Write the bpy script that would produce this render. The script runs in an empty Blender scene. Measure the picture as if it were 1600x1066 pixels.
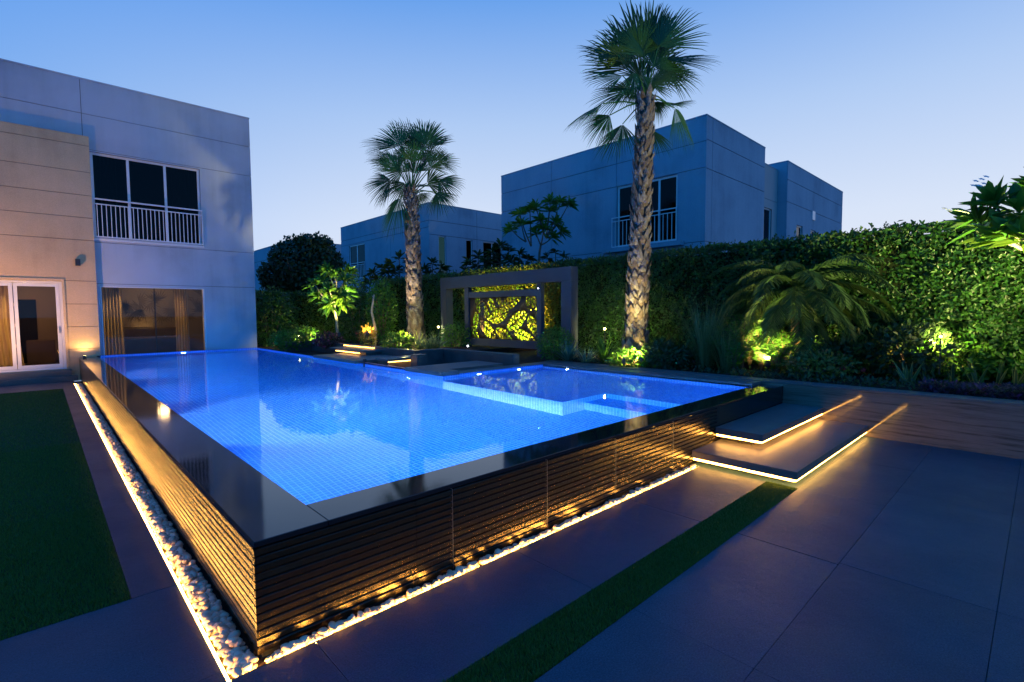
import bpy, math, random
import numpy as np
from mathutils import Vector, Matrix
random.seed(7); RNG = np.random.default_rng(7)
sc = bpy.context.scene
COL = sc.collection
PI = math.pi
def V(*a): return Vector(a)

# ---------------------------------------------------------------- materials
def new_mat(name):
    m = bpy.data.materials.new(name); m.use_nodes = True
    nt = m.node_tree; nt.nodes.clear()
    out = nt.nodes.new('ShaderNodeOutputMaterial')
    return m, nt, out
def N(nt, typ, **kw):
    n = nt.nodes.new(typ)
    for k, v in kw.items():
        if k == 'inp':
            for kk, vv in v.items():
                if isinstance(vv, bpy.types.NodeSocket): nt.links.new(vv, n.inputs[kk])
                else: n.inputs[kk].default_value = vv
        else: setattr(n, k, v)
    return n
def math_(nt, op, a, b=0.0, c=None):
    n = nt.nodes.new('ShaderNodeMath'); n.operation = op
    for i, v in enumerate((a, b, c)):
        if v is None: continue
        if isinstance(v, bpy.types.NodeSocket): nt.links.new(v, n.inputs[i])
        else: n.inputs[i].default_value = v
    return n.outputs[0]
def mixc(nt, f, a, b):
    n = nt.nodes.new('ShaderNodeMix'); n.data_type = 'RGBA'
    for i, v in ((0, f), (6, a), (7, b)):
        if isinstance(v, bpy.types.NodeSocket): nt.links.new(v, n.inputs[i])
        else: n.inputs[i].default_value = v if i == 0 else (*v[:3], 1)
    return n.outputs[2]
def noise(nt, scale, detail=4, vec=None, rough=.55):
    n = N(nt, 'ShaderNodeTexNoise', inp={'Scale': scale, 'Detail': detail, 'Roughness': rough})
    if vec is None:
        g = nt.nodes.new('ShaderNodeNewGeometry'); vec = g.outputs['Position']
    nt.links.new(vec, n.inputs['Vector'])
    return n.outputs['Fac']
def ramp(nt, fac, stops):
    n = nt.nodes.new('ShaderNodeValToRGB'); nt.links.new(fac, n.inputs[0])
    e = n.color_ramp.elements
    while len(e) < len(stops): e.new(.5)
    for el, (p, c) in zip(e, stops): el.position = p; el.color = (*c[:3], 1)
    return n.outputs[0]
def stretch(nt, sx, sy, sz):
    g = nt.nodes.new('ShaderNodeNewGeometry')
    m = N(nt, 'ShaderNodeMapping', inp={'Vector': g.outputs['Position'], 'Scale': (sx, sy, sz)})
    return m.outputs[0]
def bump(nt, h, strength, dist=.01):
    return N(nt, 'ShaderNodeBump', inp={'Height': h, 'Strength': strength, 'Distance': dist}).outputs[0]
def pbr(name, c1, c2=None, rough=.6, scale=4, bscale=60, bstr=.2, spec=.5, metal=0., bdist=.01, detail=6, coat=0.):
    m, nt, out = new_mat(name)
    c2 = c2 or tuple(x*.8 for x in c1)
    col = ramp(nt, noise(nt, scale, detail), [(.3, c1), (.7, c2)])
    b = N(nt, 'ShaderNodeBsdfPrincipled', inp={'Base Color': col, 'Roughness': rough, 'Metallic': metal, 'Specular IOR Level': spec, 'Coat Weight': coat})
    if bstr: nt.links.new(bump(nt, noise(nt, bscale, 5), bstr, bdist), b.inputs['Normal'])
    nt.links.new(b.outputs[0], out.inputs[0])
    return m
def plaster(name, c1, c2):
    m, nt, out = new_mat(name)
    big = noise(nt, .6, 6); streak = noise(nt, 1, 5, stretch(nt, 3.2, 3.2, .22), .65); grain = noise(nt, 85, 3, rough=.8)
    col = ramp(nt, math_(nt, 'ADD', math_(nt, 'MULTIPLY', big, .72), math_(nt, 'MULTIPLY', streak, .28)), [(.35, tuple(x*.80 for x in c2)), (.47, c2), (.6, c1)])
    col = N(nt, 'ShaderNodeVectorMath', operation='MULTIPLY', inp={0: col, 1: ramp(nt, grain, [(.3, (.80, .80, .80)), (.7, (1.14, 1.14, 1.14))])}).outputs[0]
    b = N(nt, 'ShaderNodeBsdfPrincipled', inp={'Base Color': col, 'Roughness': .9, 'Specular IOR Level': .15})
    nt.links.new(bump(nt, noise(nt, 120, 5, rough=.7), .5, .006), b.inputs['Normal'])
    nt.links.new(b.outputs[0], out.inputs[0]); return m
def emis(name, c, s):
    m, nt, out = new_mat(name)
    e = N(nt, 'ShaderNodeEmission', inp={'Color': (*c, 1), 'Strength': s})
    if name.startswith('led'): nt.links.new(math_(nt, 'MULTIPLY', math_(nt, 'ADD', math_(nt, 'MULTIPLY', noise(nt, 9, 3), 1.6), .2), s), e.inputs['Strength'])
    nt.links.new(e.outputs[0], out.inputs[0]); return m
def foliage(name, c1, c2, trans=.3, rough=.45, c3=None):
    m, nt, out = new_mat(name)
    a = N(nt, 'ShaderNodeAttribute', attribute_name='rnd')
    stops = [(0, c1), (1, c2)] if c3 is None else [(0, c1), (.85, c2), (1, c3)]
    col = ramp(nt, a.outputs['Fac'], stops)
    b = N(nt, 'ShaderNodeBsdfPrincipled', inp={'Base Color': col, 'Roughness': rough, 'Specular IOR Level': .4})
    t = N(nt, 'ShaderNodeBsdfTranslucent', inp={'Color': mixc(nt, .35, col, (.35, .5, .05))})
    mx = N(nt, 'ShaderNodeMixShader', inp={0: trans, 1: b.outputs[0], 2: t.outputs[0]})
    nt.links.new(mx.outputs[0], out.inputs[0]); return m

M = {}
M['plaster'] = plaster('plaster', (.47, .51, .58), (.41, .45, .52))
M['plaster_beige'] = plaster('plaster_beige', (.66, .46, .28), (.58, .41, .25))
M['plaster_recess'] = pbr('plaster_recess', (.46, .42, .40), (.42, .38, .37), .9, .5, 120, .2, .2, bdist=.004)
M['plaster_far'] = plaster('plaster_far', (.32, .41, .49), (.28, .37, .45))
M['groove'] = pbr('groove', (.12, .11, .10), rough=.9, bstr=0)
M['white'] = pbr('white_paint', (.72, .72, .74), (.66, .66, .68), .35, 3, 80, .04)
M['steel'] = pbr('steel', (.45, .46, .5), rough=.3, metal=1., bstr=0)
M['charcoal'] = pbr('charcoal_paint', (.03, .03, .035), rough=.4, bstr=.05)
M['bronze'] = pbr('bronze_frame', (.02, .018, .016), rough=.35, bstr=0)
M['room'] = pbr('room_wall', (.42, .36, .30), (.36, .30, .25), .8, .6, 60, .05)
M['room_floor'] = pbr('room_floor', (.20, .15, .11), (.14, .10, .07), .3, 2, 30, .05)
M['soil'] = pbr('soil', (.05, .03, .02), (.025, .016, .011), .95, 12, 60, .9, .2, bdist=.03)
M['bark'] = pbr('bark', (.20, .14, .10), (.10, .07, .05), .85, 14, 70, .8, .2, bdist=.02)
M['pale_bark'] = pbr('pale_bark', (.42, .36, .26), (.26, .22, .16), .7, 20, 60, .6, .3, bdist=.01)
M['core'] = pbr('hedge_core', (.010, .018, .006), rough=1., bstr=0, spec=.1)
M['base_ground'] = pbr('base_ground', (.09, .085, .08), (.06, .06, .055), .9, 1.5, 20, .4)
M['pier'] = pbr('planter_stone', (.10, .095, .095), (.06, .06, .062), .45, 3, 120, .2, .4, bdist=.003)
M['slab'] = pbr('slab_stone', (.13, .125, .125), (.095, .093, .095), .42, 3, 180, .35, .4, bdist=.003)
M['pergola'] = pbr('pergola_stone', (.048, .062, .092), (.036, .048, .072), .6, 2, 200, .3, .3, bdist=.003)
M['rust'] = pbr('screen_metal', (.045, .028, .018), (.03, .018, .012), .5, 12, 60, .2)
M['led'] = emis('led_warm', (1, .46, .085), 42)
M['led_front'] = emis('led_front', (1, .46, .085), 200)
M['led_side'] = emis('led_side', (1, .47, .09), 75)
M['led_step'] = emis('led_step', (1, .48, .09), 40)
M['led_dim'] = emis('led_dim', (1, .48, .09), 13)
M['led_soft'] = emis('led_warm_soft', (1, .46, .085), 26)
M['lens_white'] = emis('pool_lens', (.55, .78, 1.0), 60)
M['lens_warm'] = emis('spot_lens', (1, .80, .28), 26)
M['lens_small'] = emis('spot_lens_small', (.9, .9, 1), 25)

def mat_paving():
    m, nt, out = new_mat('paving_stone')
    g = nt.nodes.new('ShaderNodeNewGeometry')
    at = N(nt, 'ShaderNodeAttribute', attribute_name='rnd')
    base = ramp(nt, noise(nt, 1.3, 8, rough=.62), [(.3, (.020, .052, .080)), (.7, (.038, .078, .110))])
    fine = ramp(nt, noise(nt, 110, 6, rough=.8), [(.32, (.42, .42, .44)), (.68, (1.6, 1.6, 1.55))])
    slab = ramp(nt, at.outputs['Fac'], [(0, (.86, .86, .88)), (1, (1.08, 1.08, 1.06))])
    c = N(nt, 'ShaderNodeVectorMath', operation='MULTIPLY', inp={0: base, 1: fine}).outputs[0]
    c = N(nt, 'ShaderNodeVectorMath', operation='MULTIPLY', inp={0: c, 1: slab}).outputs[0]
    r = ramp(nt, noise(nt, 2.2, 6), [(.3, (.44,)*3), (.7, (.54,)*3)])
    b = N(nt, 'ShaderNodeBsdfPrincipled', inp={'Base Color': c, 'Roughness': r, 'Specular IOR Level': .22})
    h = math_(nt, 'ADD', noise(nt, 140, 4, rough=.7), math_(nt, 'MULTIPLY', noise(nt, 14, 6), 1.6))
    nt.links.new(bump(nt, h, .4, .006), b.inputs['Normal'])
    nt.links.new(b.outputs[0], out.inputs[0]); return m
M['paving'] = mat_paving()
def mat_travertine():
    m, nt, out = new_mat('travertine')
    v = stretch(nt, 1, 1.2, 26)
    n1 = noise(nt, 1.0, 9, v, .65); n2 = noise(nt, 6, 6, stretch(nt, 1, .6, 22), .7)
    f = math_(nt, 'ADD', math_(nt, 'MULTIPLY', n1, .7), math_(nt, 'MULTIPLY', n2, .3))
    col = ramp(nt, f, [(.36, (.050, .038, .028)), (.46, (.15, .118, .09)), (.56, (.20, .16, .125)), (.68, (.10, .076, .056))])
    b = N(nt, 'ShaderNodeBsdfPrincipled', inp={'Base Color': col, 'Roughness': .06, 'Specular IOR Level': .8})
    nt.links.new(bump(nt, noise(nt, 9, 4), .03, .01), b.inputs['Normal'])
    nt.links.new(b.outputs[0], out.inputs[0]); return m
M['travertine'] = mat_travertine()
def mat_granite():
    m, nt, out = new_mat('black_granite')
    col = ramp(nt, noise(nt, 160, 3), [(.35, (.005, .005, .006)), (.75, (.016, .016, .018))])
    b = N(nt, 'ShaderNodeBsdfPrincipled', inp={'Base Color': col, 'Roughness': .07, 'Specular IOR Level': .6})
    nt.links.new(bump(nt, noise(nt, 2.5, 3), .05, .01), b.inputs['Normal'])
    nt.links.new(b.outputs[0], out.inputs[0]); return m
M['granite'] = mat_granite()
def mat_cladding():
    m, nt, out = new_mat('wet_black_slats')
    col = ramp(nt, noise(nt, 18, 6), [(.3, (.002, .0016, .001)), (.7, (.009, .006, .003))])
    b = N(nt, 'ShaderNodeBsdfPrincipled', inp={'Base Color': col, 'Roughness': .255, 'Specular IOR Level': 1.0, 'Specular Tint': (1, .86, .62, 1)})
    h = math_(nt, 'ADD', math_(nt, 'MULTIPLY', noise(nt, 1, 4, stretch(nt, 55, 55, 4), .65), 1.6), math_(nt, 'MULTIPLY', noise(nt, 1, 3, stretch(nt, 5, 5, 30)), .8))
    nt.links.new(bump(nt, h, .5, .005), b.inputs['Normal'])
    nt.links.new(b.outputs[0], out.inputs[0]); return m
M['clad'] = mat_cladding()
def mat_mosaic(name='blue_mosaic', c1=(.008, .175, .64), c2=(.022, .255, .88), cg=(.38, .55, .94)):
    m, nt, out = new_mat(name)
    g = nt.nodes.new('ShaderNodeNewGeometry')
    P = N(nt, 'ShaderNodeSeparateXYZ', inp={0: g.outputs['Position']})
    Nn = N(nt, 'ShaderNodeSeparateXYZ', inp={0: g.outputs['True Normal']})
    S = .052; masks = []
    for i in range(3):
        fr = math_(nt, 'FRACT', math_(nt, 'ADD', math_(nt, 'DIVIDE', P.outputs[i], S), 100.37))
        d = math_(nt, 'ABSOLUTE', math_(nt, 'SUBTRACT', fr, .5))
        e = math_(nt, 'GREATER_THAN', d, .425)
        on = math_(nt, 'LESS_THAN', math_(nt, 'ABSOLUTE', Nn.outputs[i]), .5)
        masks.append(math_(nt, 'MULTIPLY', e, on))
    gm = math_(nt, 'MAXIMUM', math_(nt, 'MAXIMUM', masks[0], masks[1]), masks[2])
    fl = N(nt, 'ShaderNodeVectorMath', operation='FLOOR', inp={0: N(nt, 'ShaderNodeVectorMath', operation='SCALE', inp={0: g.outputs['Position'], 'Scale': 1/S}).outputs[0]})
    wn = N(nt, 'ShaderNodeTexWhiteNoise', inp={'Vector': fl.outputs[0]})
    tile = ramp(nt, wn.outputs['Value'], [(0, c1), (1, c2)])
    col = mixc(nt, gm, tile, cg)
    b = N(nt, 'ShaderNodeBsdfPrincipled', inp={'Base Color': col, 'Roughness': .35, 'Specular IOR Level': .3})
    nt.links.new(b.outputs[0], out.inputs[0]); return m
M['mosaic'] = mat_mosaic()
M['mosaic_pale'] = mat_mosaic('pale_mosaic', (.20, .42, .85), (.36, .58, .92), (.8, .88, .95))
def mat_water():
    m, nt, out = new_mat('pool_water')
    g = N(nt, 'ShaderNodeBsdfGlass', inp={'Color': (.80, .93, 1, 1), 'Roughness': 0., 'IOR': 1.33})
    h = math_(nt, 'ADD', noise(nt, 3.0, 3), math_(nt, 'MULTIPLY', noise(nt, 11, 2), .2))
    nt.links.new(bump(nt, h, .07, .018), g.inputs['Normal'])
    nt.links.new(g.outputs[0], out.inputs[0]); return m
M['water'] = mat_water()
def mat_glass(name, tint, refl, rough=0.0, ior=1.5):
    m, nt, out = new_mat(name)
    fr = N(nt, 'ShaderNodeFresnel', inp={'IOR': ior})
    f = math_(nt, 'MINIMUM', math_(nt, 'ADD', math_(nt, 'MULTIPLY', fr.outputs[0], 1.0), refl), 1.)
    t = N(nt, 'ShaderNodeBsdfTransparent', inp={'Color': (*tint, 1)})
    gl = N(nt, 'ShaderNodeBsdfGlossy', inp={'Color': (.9, .95, 1, 1), 'Roughness': rough})
    mx = N(nt, 'ShaderNodeMixShader', inp={0: f, 1: t.outputs[0], 2: gl.outputs[0]})
    nt.links.new(mx.outputs[0], out.inputs[0]); return m
M['glass'] = mat_glass('window_glass', (.75, .72, .70), .0, ior=1.32)
M['glass_dark'] = mat_glass('dark_window_glass', (.25, .26, .28), .0, ior=1.25)
M['glass_clear'] = mat_glass('clear_glass', (.85, .92, .95), .02)
M['dark'] = pbr('dark_interior', (.02, .02, .024), rough=.9, bstr=0)
def mat_curtain():
    m, nt, out = new_mat('curtain')
    d = N(nt, 'ShaderNodeBsdfDiffuse', inp={'Color': (.62, .50, .32, 1)})
    t = N(nt, 'ShaderNodeBsdfTranslucent', inp={'Color': (.70, .55, .30, 1)})
    mx = N(nt, 'ShaderNodeMixShader', inp={0: .5, 1: d.outputs[0], 2: t.outputs[0]})
    nt.links.new(mx.outputs[0], out.inputs[0]); return m
M['curtain'] = mat_curtain()
M['grass'] = foliage('lawn_grass', (.035, .095, .010), (.09, .19, .022), .2, .6)
M['hedge'] = foliage('hedge_leaves', (.006, .036, .006), (.020, .090, .011), .22, .42, (.05, .14, .02))
M['palm'] = foliage('palm_leaves', (.006, .050, .014), (.020, .110, .026), .14, .6)
M['plum'] = foliage('broad_leaves', (.03, .13, .015), (.09, .24, .03), .30, .38)
M['darktree'] = foliage('dark_leaves', (.010, .028, .008), (.028, .065, .016), .15, .5)
M['shrub'] = foliage('shrub_leaves', (.02, .10, .010), (.065, .20, .016), .3, .45)
M['blue_green'] = foliage('blue_green_blades', (.06, .14, .11), (.13, .24, .18), .2, .4)
M['varieg'] = foliage('striped_blades', (.10, .18, .06), (.34, .40, .18), .3, .4)
M['croton'] = foliage('croton_leaves', (.10, .12, .02), (.26, .20, .04), .25, .4, (.30, .06, .02))
M['purple'] = foliage('purple_leaves', (.05, .012, .03), (.12, .02, .07), .3, .4, (.30, .04, .16))
M['phoenix'] = foliage('feather_leaves', (.012, .05, .010), (.035, .10, .02), .2, .6)
M['tallgrass'] = foliage('tall_grass', (.05, .09, .03), (.14, .18, .07), .3, .5)
M['snake'] = foliage('snake_plant', (.03, .08, .03), (.08, .14, .05), .15, .4)
M['snake_edge'] = foliage('snake_edge', (.36, .38, .10), (.46, .46, .16), .2, .4)
M['flower'] = foliage('white_petals', (.7, .7, .72), (.8, .8, .8), .3, .5)
M['flower_red'] = foliage('red_petals', (.45, .02, .04), (.6, .04, .08), .3, .5)
M['boot_a'] = pbr('boot_pale', (.19, .17, .165), (.10, .09, .085), .7, 30, 60, .5)
M['boot_b'] = pbr('boot_brown', (.13, .10, .085), (.08, .06, .05), .8, 30, 60, .5)
def mat_pebble():
    m, nt, out = new_mat('pebble_stone')
    oi = nt.nodes.new('ShaderNodeObjectInfo')
    at = N(nt, 'ShaderNodeAttribute', attribute_name='rnd')
    f = math_(nt, 'FRACT', math_(nt, 'ADD', oi.outputs['Random'], at.outputs['Fac']))
    c = ramp(nt, f, [(0, (.60, .46, .32)), (.6, (.80, .66, .48)), (1, (.46, .32, .21))])
    c = mixc(nt, math_(nt, 'MULTIPLY', noise(nt, 90, 4), .45), c, (.40, .30, .22))
    b = N(nt, 'ShaderNodeBsdfPrincipled', inp={'Base Color': c, 'Roughness': .38})
    nt.links.new(b.outputs[0], out.inputs[0]); return m
M['pebble'] = mat_pebble()

# ---------------------------------------------------------------- object helpers
def worldloc(o):
    v = Vector((0, 0, 0))
    while o is not None: v += o.location; o = o.parent
    return v
def finish(me, name, mat, parent):
    for mm in (mat if isinstance(mat, (list, tuple)) else [mat]): me.materials.append(mm)
    o = bpy.data.objects.new(name, me); COL.objects.link(o)
    if parent is not None: o.parent = parent
    return o
def tag(o, label=None, cat=None, group=None, kind=None):
    if label: o['label'] = label
    if cat: o['category'] = cat
    if group: o['group'] = group
    if kind: o['kind'] = kind
    return o
def thing(name, label, cat, loc=(0, 0, 0), group=None):
    o = bpy.data.objects.new(name, None); COL.objects.link(o); o.location = loc; o.empty_display_size = .2
    return tag(o, label, cat, group)
class MB:
    def __init__(s): s.v = []; s.f = []; s.m = []; s.r = []; s.cur = 0; s.rnd = .5
    def vert(s, p): s.v.append((p[0], p[1], p[2])); s.r.append(s.rnd); return len(s.v)-1
    def face(s, idx): s.f.append(tuple(idx)); s.m.append(s.cur)
    def poly(s, pts): s.face([s.vert(p) for p in pts])
    def box(s, x0, x1, y0, y1, z0, z1):
        i = len(s.v)
        for z in (z0, z1):
            for x, y in ((x0, y0), (x1, y0), (x1, y1), (x0, y1)): s.vert((x, y, z))
        for q in ((0, 3, 2, 1), (4, 5, 6, 7), (0, 1, 5, 4), (1, 2, 6, 5), (2, 3, 7, 6), (3, 0, 4, 7)): s.face([i+k for k in q])
        return s
    def tube(s, pts, rads, n=8, cap=True):
        pts = [Vector(p) for p in pts]; rings = []
        up = Vector((0, 0, 1))
        for i, p in enumerate(pts):
            d = (pts[min(i+1, len(pts)-1)]-pts[max(i-1, 0)]).normalized()
            a = d.cross(up if abs(d.z) < .95 else Vector((1, 0, 0))).normalized(); b = a.cross(d)
            r = rads[i] if hasattr(rads, '__len__') else rads
            rings.append([s.vert(p+(a*math.cos(2*PI*k/n)+b*math.sin(2*PI*k/n))*r) for k in range(n)])
        for A, B in zip(rings, rings[1:]):
            for k in range(n): s.face((A[k], A[(k+1) % n], B[(k+1) % n], B[k]))
        if cap: s.face(rings[0][::-1]); s.face(rings[-1])
        return s
    def build(s, name, mat, parent=None, smooth=False, bevel=0):
        off = worldloc(parent) if parent is not None else Vector((0, 0, 0))
        me = bpy.data.meshes.new(name)
        v = np.array(s.v, dtype=np.float32)-np.array(off[:], dtype=np.float32)
        me.from_pydata(v.tolist(), [], s.f)
        o = finish(me, name, mat, parent)
        me.polygons.foreach_set('material_index', s.m)
        a = me.attributes.new('rnd', 'FLOAT', 'POINT'); a.data.foreach_set('value', s.r)
        if smooth: me.polygons.foreach_set('use_smooth', [True]*len(s.f))
        me.update()
        if bevel:
            b = o.modifiers.new('bevel', 'BEVEL'); b.width = bevel; b.segments = 2; b.limit_method = 'ANGLE'
        return o
def boxobj(name, mat, parent, *args, bevel=0):
    mb = MB()
    for a in args: mb.box(*a)
    return mb.build(name, mat, parent, bevel=bevel)
def np_obj(name, verts, faces, mat, parent, rnd, smooth=False):
    """verts (n,3) float, faces (m,k) int, rnd per vertex"""
    off = np.array(worldloc(parent)[:]) if parent is not None else np.zeros(3)
    verts = (verts-off).astype(np.float32); k = faces.shape[1]
    me = bpy.data.meshes.new(name)
    me.vertices.add(len(verts)); me.vertices.foreach_set('co', verts.ravel())
    me.loops.add(faces.size); me.loops.foreach_set('vertex_index', faces.ravel().astype(np.int32))
    me.polygons.add(len(faces)); me.polygons.foreach_set('loop_start', np.arange(0, faces.size, k, dtype=np.int32))
    me.polygons.foreach_set('loop_total', np.full(len(faces), k, dtype=np.int32))
    if smooth: me.polygons.foreach_set('use_smooth', np.ones(len(faces), dtype=bool))
    me.update(calc_edges=True); me.validate()
    a = me.attributes.new('rnd', 'FLOAT', 'POINT'); a.data.foreach_set('value', rnd.astype(np.float32))
    return finish(me, name, mat, parent)
def nrm(a): return a/np.maximum(np.linalg.norm(a, axis=-1, keepdims=True), 1e-9)
def leaf_geo(P, D, Nn, L, W, fold=.25, droop=0.):
    """folded hex leaves: base P, direction D, normal Nn; arrays. returns verts, faces, rnd"""
    n = len(P); D = nrm(D); S = nrm(np.cross(D, Nn)); Nn = nrm(np.cross(S, D))
    L = np.broadcast_to(L, (n,))[:, None]; W = np.broadcast_to(W, (n,))[:, None]
    dz = np.array([0, 0, -1.])
    def at(t, w, up=0): return P+D*L*t+S*W*w+Nn*W*up+dz*L*droop*t*t
    vs = np.stack([P, at(.35, .5, fold), at(.75, .38, fold*.7), at(1, 0), at(.75, -.38, fold*.7), at(.35, -.5, fold)], 1).reshape(-1, 3)
    b = np.arange(n)[:, None]*6
    f = np.concatenate([b+np.array([0, 1, 2, 3]), b+np.array([0, 3, 4, 5])], 0)
    return vs, f, np.repeat(RNG.random(n), 6)
def merge(parts):
    vs, fs, rs, o = [], [], [], 0
    for v, f, r in parts: vs.append(v); fs.append(f+o); rs.append(r); o += len(v)
    return np.concatenate(vs), np.concatenate(fs), np.concatenate(rs)
def blade_geo(P, A, L, W, lean, droop, segs=4, twist=0., fold=0.):
    """grass-like blades: base P, azimuth A, length L, width W, lean angle from vertical, droop"""
    n = len(P); t = np.linspace(0, 1, segs+1)
    H = np.stack([np.cos(A), np.sin(A), np.zeros(n)], 1); S = np.stack([-np.sin(A+twist), np.cos(A+twist), np.zeros(n)], 1)
    out = []
    for tt in t:
        ang = lean+droop*tt
        r = L*tt
        # integrate roughly
        a2 = lean+droop*tt*.5
        c = P+H*(r*np.sin(a2))[:, None]+np.array([0, 0, 1.])*(r*np.cos(a2))[:, None]
        w = W*(1-tt**2.2)*(.75+.5*min(tt*2, 1)*.5)
        out += [c-S*(w/2)[:, None], c+S*(w/2)[:, None]]
    vs = np.stack(out, 1).reshape(-1, 3); k = 2*(segs+1)
    b = np.arange(n)[:, None]*k
    f = np.concatenate([b+np.array([2*i, 2*i+1, 2*i+3, 2*i+2]) for i in range(segs)], 0)
    return vs, f, np.repeat(RNG.random(n), k)
def randdir(n):
    v = RNG.normal(size=(n, 3)); return nrm(v)
def add_light(name, typ, loc, energy, color, parent, radius=.03, target=None, spot=60, blend=.6):
    d = bpy.data.lights.new(name, typ); d.energy = energy; d.color = color
    if typ != 'SUN': d.shadow_soft_size = radius
    if typ == 'SPOT': d.spot_size = math.radians(spot); d.spot_blend = blend
    o = bpy.data.objects.new(name, d); COL.objects.link(o)
    off = worldloc(parent) if parent is not None else Vector((0, 0, 0))
    if parent is not None: o.parent = parent
    o.location = Vector(loc)-off
    if target is not None: o.rotation_euler = (Vector(target)-Vector(loc)).to_track_quat('-Z', 'Y').to_euler()
    return o

# ---------------------------------------------------------------- camera
CP = Vector((-.698, -2.55, 1.65)); yaw, pit, rol, FPX = -.755, -.058, -.007, 783.6
Fv = Vector((math.sin(-yaw)*math.cos(pit), math.cos(-yaw)*math.cos(pit), math.sin(pit)))
Rv = Vector((math.cos(-yaw), -math.sin(-yaw), 0)); Uv = Rv.cross(Fv)
R2 = Rv*math.cos(rol)+Uv*math.sin(rol); U2 = -Rv*math.sin(rol)+Uv*math.cos(rol)
cam = bpy.data.cameras.new('camera'); camo = bpy.data.objects.new('camera', cam); COL.objects.link(camo)
mw = Matrix.Identity(4)
for i in range(3): mw[i][0] = R2[i]; mw[i][1] = U2[i]; mw[i][2] = -Fv[i]; mw[i][3] = CP[i]
camo.matrix_world = mw
cam.sensor_width = 36; cam.lens = FPX/1600*36; cam.clip_end = 800; cam.clip_start = .05
sc.camera = camo
def at(px, d, z=None, py=None):
    """ground position seen in photo column px at distance d along the view axis"""
    D = R2*((px-800)/FPX)+Fv-(U2*((py-533)/FPX) if py is not None else Vector((0, 0, 0)))
    p = CP+D*d
    if z is not None: p.z = z
    return p

# ---------------------------------------------------------------- world: clear dusk sky
W = bpy.data.worlds.new('World'); sc.world = W; W.use_nodes = True
nt = W.node_tree; nt.nodes.clear()
tc = nt.nodes.new('ShaderNodeTexCoord')
sep = N(nt, 'ShaderNodeSeparateXYZ', inp={0: tc.outputs['Generated']})
z = sep.outputs[2]
glow = ramp(nt, z, [(0, (.83, .85, .92)), (.16, (.69, .78, .95)), (.34, (.43, .60, .91)), (.55, (.09, .32, .83)), (1, (.0, .16, .80))])
anti = ramp(nt, z, [(0, (.06, .38, .92)), (.14, (.05, .37, .98)), (.30, (.03, .29, .84)), (.50, (.006, .24, .84)), (1, (.0, .15, .74))])
azv = N(nt, 'ShaderNodeVectorMath', operation='DOT_PRODUCT', inp={0: tc.outputs['Generated'], 1: (.9, .25, 0)})
f = N(nt, 'ShaderNodeMapRange', interpolation_type='SMOOTHSTEP', inp={'Value': azv.outputs['Value'], 1: -.25, 2: .75}).outputs[0]
bg = N(nt, 'ShaderNodeBackground', inp={'Color': mixc(nt, f, anti, glow), 'Strength': 1.0})
wo = nt.nodes.new('ShaderNodeOutputWorld'); nt.links.new(bg.outputs[0], wo.inputs[0])
sun = add_light('dusk_sun', 'SUN', (20, -20, 10), .03, (1, .80, .75), None)
sun.data.angle = math.radians(40); sun.rotation_euler = Vector((-.86, .5, -.22)).to_track_quat('-Z', 'Y').to_euler()

WATER = .548; HC = .56; L_ = 14.45

# ---------------------------------------------------------------- ground, paving, lawn
def struct(o): o['kind'] = 'structure'; return o
mb = MB()
for (x0, x1, y0, y1) in ((-400, 400, -400, -.02), (-400, 400, L_+.3, 500), (-400, -.12, -.02, L_+.3), (7.2, 400, -.02, L_+.3), (-.12, 7.2, -.02, .1)):
    mb.poly([(x0, y0, -.05), (x1, y0, -.05), (x1, y1, -.05), (x0, y1, -.05)])
struct(mb.build('ground', M['base_ground']))
# paving slabs on a 1.385 x 0.73/0.9 m grid with open joints
def slab_field(mb, xs, ys, holes, z1=0.0, g=.0016):
    for xa, xb in zip(xs, xs[1:]):
        for ya, yb in zip(ys, ys[1:]):
            cx, cy = (xa+xb)/2, (ya+yb)/2
            if any(h[0] <= cx <= h[1] and h[2] <= cy <= h[3] for h in holes): continue
            mb.rnd = random.random()
            mb.box(xa+g, xb-g, ya+g, yb-g, z1-.03, z1+random.uniform(-.0008, .0008))
TX0, TY0 = -.155, -.095      # outer edge of the pebble trench
mb = MB()
XS = [4.40-1.385*k for k in range(6, 0, -1)]+[4.34]
slab_field(mb, [TX0, .24, 1.63, 3.0, 4.34], [-.767, TY0], [])
slab_field(mb, [-9, -6.6, -5.2, -3.9, -2.5, -1.15, TX0], [-.767, .0, 1.03], [])
slab_field(mb, [4.34, 5.7, 7.06], [-1.042, -.0], [])
slab_field(mb, [-9, -6.6, -5.2, -3.9, -2.5, -1.15, .24, 1.63, 3.0, 4.38, 5.72, 7.06], [-1.69, -1.042], [])
slab_field(mb, [-9, -6.6, -5.2, -3.9, -2.5, -1.15, .24, 1.63, 3.03, 4.88, 7.06], [-3.6, -2.43, -1.69], [])
slab_field(mb, [-9, -6.6, -3.9, -1.15, 1.63, 4.88, 7.06], [-8.5, -6.1, -4.8, -3.6], [])
slab_field(mb, [-.381, TX0], [1.03, 2.9, 5.2, 7.5, 9.8, 12.1, 14.3], [])
slab_field(mb, [-9, -6, -3, -1.5, -.381], [12.5, 13.4, 14.3], [])
struct(mb.build('paving', M['paving']))
def grass(name, rects, dens, hmin, hmax, label):
    parts = []
    for (x0, x1, y0, y1, dd) in rects:
        n = int((x1-x0)*(y1-y0)*dd)
        P = np.stack([RNG.uniform(x0, x1, n), RNG.uniform(y0, y1, n), np.full(n, -.012)], 1)
        parts.append(blade_geo(P, RNG.uniform(0, 2*PI, n), RNG.uniform(hmin, hmax, n), np.full(n, dens), RNG.uniform(0, .55, n), RNG.uniform(0, .7, n), 2))
    v, f, r = merge(parts)
    o = np_obj(name, v, f, M['grass'], None, r); o['kind'] = 'stuff'; o['label'] = label; o['category'] = 'grass'
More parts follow.
